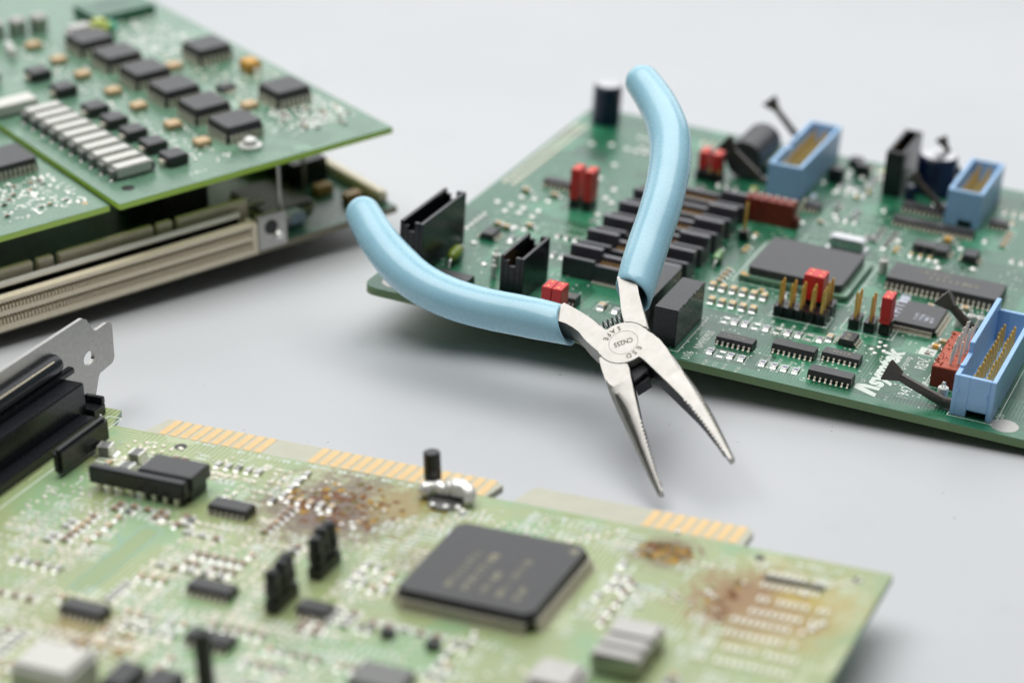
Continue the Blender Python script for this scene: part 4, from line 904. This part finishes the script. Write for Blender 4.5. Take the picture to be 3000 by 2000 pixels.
def jaw(side):
    """loft from y=-7 to the tip; side=+1 right jaw, -1 left jaw"""
    ys = [-7.0 - i * .27 for i in range(131)]; sq = 32.9 / 35.1
    def lerp(tab, y):
        for (y0, a), (y1, b) in zip(tab, tab[1:]):
            if y <= y0 and y >= y1: return a + (b - a) * (y0 - y) / (y0 - y1)
        return tab[-1][1]
    if side > 0:
        xi = [(-7, 2.12), (-10, 2.8), (-14, 3.7), (-18.5, 4.7), (-24, 5.95), (-30, 7.0), (-36, 7.75), (-42.2, 8.3)]; xo = [(-7, 7.72), (-9, 8.1), (-13, 8.6), (-17, 9.05), (-21, 9.4), (-25.4, 9.7), (-29, 9.75), (-33, 9.7), (-37, 9.6), (-42.2, 9.45)]
        flat = [(-7, .97), (-10, .9), (-14, .78), (-20, .6), (-28, .42), (-42.2, .3)]
    else:
        xi = [(-7, -1.55), (-9, -2.05), (-13.3, -3.0), (-17.6, -3.9), (-21.8, -4.8), (-25.6, -5.6), (-30, -6.4), (-36, -7.4), (-42.2, -8.2)]; xo = [(-7, -7.35), (-9.3, -7.75), (-14.5, -8.1), (-19.7, -8.3), (-25.3, -8.6), (-32, -9.0), (-38, -9.3), (-42.2, -9.4)]
        flat = [(-7, .97), (-9, .9), (-12, .62), (-16, .3), (-19, .16), (-26, .12), (-42.2, .1)]
    top = [(-7, .01 if side > 0 else -.02), (-16, -.05), (-24, -.45), (-32, -1.1), (-42.2, -1.9)]; bot = [(-7, -6.01), (-12, -6), (-20, -5.6), (-30, -4.9), (-42.2, -3.9)]
    bmj = bmesh.new(); prev = None
    for i, y in enumerate(ys):
        a, b, t, u = lerp(xi, y) - .01 * side, lerp(xo, y) + .01 * side, lerp(top, y), lerp(bot, y); f = lerp(flat, y)
        if -39.5 < y < -22.5: a += (-.24 if (i // 2) % 2 else .14) * (1 if side > 0 else -1)
        xf = a + (b - a) * f; mid = (t + u) / 2; hh = (t - u) / 2
        rnd = min(1, max(.0, (-7 - y) / 9)) if side > 0 else min(1, max(0, (-7 - y) / 6))
        ring = [(a, t), (xf, t)]
        for k in range(1, 8):
            an = math.pi / 2 - k * math.pi / 8
            cx_, cz_ = xf + (b - xf) * math.cos(an), mid + hh * math.sin(an)
            qx, qz = b, t - (t - u) * (k / 8)       # plain side wall
            ring.append((qx + (cx_ - qx) * rnd, qz + (cz_ - qz) * rnd))
        ring += [(xf, u), (a, u)]
        yq = -7.0 + (y + 7.0) * sq
        dx_ = -.75 * max(0, (-20 - y) / 22) if side > 0 else .35 * max(0, (-20 - y) / 22)
        r = [bmj.verts.new((x_ + dx_, yq, z_)) for x_, z_ in ring]
        if prev:
            for k in range(len(r)): bmj.faces.new([prev[k], prev[(k + 1) % len(r)], r[(k + 1) % len(r)], r[k]])
        else: bmj.faces.new(r)
        prev = r
    bmj.faces.new(prev[::-1])
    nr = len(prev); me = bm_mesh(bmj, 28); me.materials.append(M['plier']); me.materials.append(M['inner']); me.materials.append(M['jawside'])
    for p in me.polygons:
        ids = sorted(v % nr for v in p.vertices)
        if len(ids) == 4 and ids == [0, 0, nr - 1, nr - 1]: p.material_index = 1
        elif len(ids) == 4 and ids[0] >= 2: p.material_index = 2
    return me
link('jaw', jaw(1), 'plier', h1)['label'] = 'right jaw with fine teeth'
h2 = link('plier_half', bm_mesh(bm), 'plier', PL); h2['label'] = 'steel half with the right handle and left jaw'
link('jaw', jaw(-1), 'plier', h2)['label'] = 'left jaw with fine teeth'
shape('stop_heel', 'heel', h2, lambda bm: (aprism(bm, [(-1.6, -5.2), (2.1, -5.0), (2.6, -7.4), (1.9, -8.4), (-1.9, -9.6)], -5.9, -2.2, .15), aprism(bm, [(-1.9, -9.0), (1.8, -8.2), (1.4, -9.8), (-2.2, -10.4)], -6.4, -3.4, .1)))
shape('dark_jaw_strip', 'heel', h1, lambda bm: aprism(bm, [(2.2, -7.1), (2.05, -7.1), (4.6, -18.4), (5.9, -24), (6.1, -24)], -5.7, -.5))  # thin dark strip along the right jaw's inner wall
# engraved ring and lettering
def ring(bm):
    n = 72
    A1 = [bm.verts.new((3.22 * math.cos(2 * math.pi * i / n), 3.22 * math.sin(2 * math.pi * i / n), .015)) for i in range(n)]
    B1 = [bm.verts.new((3.31 * math.cos(2 * math.pi * i / n), 3.31 * math.sin(2 * math.pi * i / n), .015)) for i in range(n)]
    for i in range(n): bm.faces.new([A1[i], A1[(i + 1) % n], B1[(i + 1) % n], B1[i]])
shape('engraved_ring', 'engrave', h1, ring)
text('engraved_lettering', 'CN255', 'engrave', h1, .1, .62, .012, 1.85, 180 - 9, bold=.035, align='CENTER', sx=.8)
for s, a in (('E', 133), ('S', 112), ('D', 92)):
    a2 = R(a + 180 - 7); text('engraved_lettering', s, 'engrave', h1, 3.6 * math.cos(a2), 3.6 * math.sin(a2), .012, 1.7, 180 - 7 + (a - 90), align='CENTER', bold=.03)
for s, a in (('S', 268), ('A', 288), ('F', 305), ('E', 321)):
    a2 = R(a + 180 - 7); text('engraved_lettering', s, 'engrave', h1, 4.85 * math.cos(a2), 4.85 * math.sin(a2), .012, 1.7, 180 - 7 + (a - 270), align='CENTER', bold=.03)
# spring
shape('spring', 'darkmetal', PL, lambda bm: atube(bm, [(-3.8 + 7.6 * i / 160, 8.0 + 1.95 * math.cos(i * 2 * math.pi / 23), -3.0 + 1.95 * math.sin(i * 2 * math.pi / 23)) for i in range(161)], .22, 8), smooth=60)
# grips
def catmull(P, n=8):
    P = [Vector(p) for p in P]; Q = [P[0] * 2 - P[1]] + P + [P[-1] * 2 - P[-2]]; out = []
    for i in range(1, len(Q) - 2):
        for k in range(n):
            t = k / n; a, b, c, d = Q[i - 1:i + 3]
            out.append(.5 * ((2 * b) + (c - a) * t + (2 * a - 5 * b + 4 * c - d) * t * t + (3 * b - a - 3 * c + d) * t ** 3))
    return out + [P[-1]]
def grip(pts, sgn):
    cl = catmull([(a, b, -3) for a, b in pts], 8); n = len(cl); rings = []; bmg = bmesh.new(); K = 28
    # arc length
    s = [0]
    for i in range(1, n): s.append(s[-1] + (cl[i] - cl[i - 1]).length)
    tot = s[-1]
    for i, p in enumerate(cl):
        t = (cl[min(i + 1, n - 1)] - cl[max(i - 1, 0)]).normalized(); sd = Vector((t.y, -t.x, 0)); d = s[i]; e = tot - d
        ra = 4.15 + .75 * min(1, d / 26) + .1 * math.sin(d * .08)
        rb = 4.1 + .45 * min(1, d / 30)
        if d < 4.2: f = math.sqrt(max(0.02, 1 - ((4.2 - d) / 4.2) ** 2)); ra *= f; rb *= f
        if e < 8: ra *= 1 - .07 * (1 - e / 8); rb *= 1 - .1 * (1 - e / 8)
        lump = 1 + .006 * math.sin(d * .9) * math.sin(d * .37)
        row = []
        for k in range(K):
            a = 2 * math.pi * k / K; x_ = ra * lump * math.cos(a); z_ = rb * math.sin(a)
            sl = 0
            if e < 6: sl = (-z_ * .35 - x_ * sgn * -.35) * (1 - e / 6)     # slanted mouth
            row.append(bmg.verts.new(p + sd * x_ + Vector((0, 0, 1)) * z_ + t * sl))
        rings.append(row)
    for i in range(n - 1):
        for k in range(K): bmg.faces.new([rings[i][k], rings[i][(k + 1) % K], rings[i + 1][(k + 1) % K], rings[i + 1][k]])
    bmg.faces.new(rings[0][::-1])
    # rolled lip and inner sleeve
    t = (cl[-1] - cl[-2]).normalized(); last = rings[-1]; cen = sum((v.co for v in last), Vector()) / K; prev = last
    for q, adv in ((.93, .25), (.84, .15), (.78, -.5), (.74, -3)):
        row = [bmg.verts.new(cen + (v.co - cen) * q + t * adv) for v in last]
        for k in range(K): bmg.faces.new([prev[k], prev[(k + 1) % K], row[(k + 1) % K], row[k]])
        prev = row
    return bm_mesh(bmg, 60)
gl = [(-40.0, 79.6), (-39.5, 75.5), (-38.9, 65.8), (-37.4, 56.2), (-34.6, 46.6), (-30.0, 38.0), (-23.9, 30.2), (-16.9, 22.9), (-9.0, 14.6)]
gr = [(35.4, 79.8), (35.5, 76.5), (35.7, 69.2), (35.3, 61.8), (33.6, 53.8), (30.3, 46.2), (26.0, 39.0), (21.3, 32.4), (16.4, 26.2), (7.6, 14.4)]
link('grip', grip(gl, 1), 'grip', h1)['label'] = 'left sky blue grip reaching over the table'
link('grip', grip(gr, -1), 'grip', h2)['label'] = 'right sky blue grip reaching over the board'
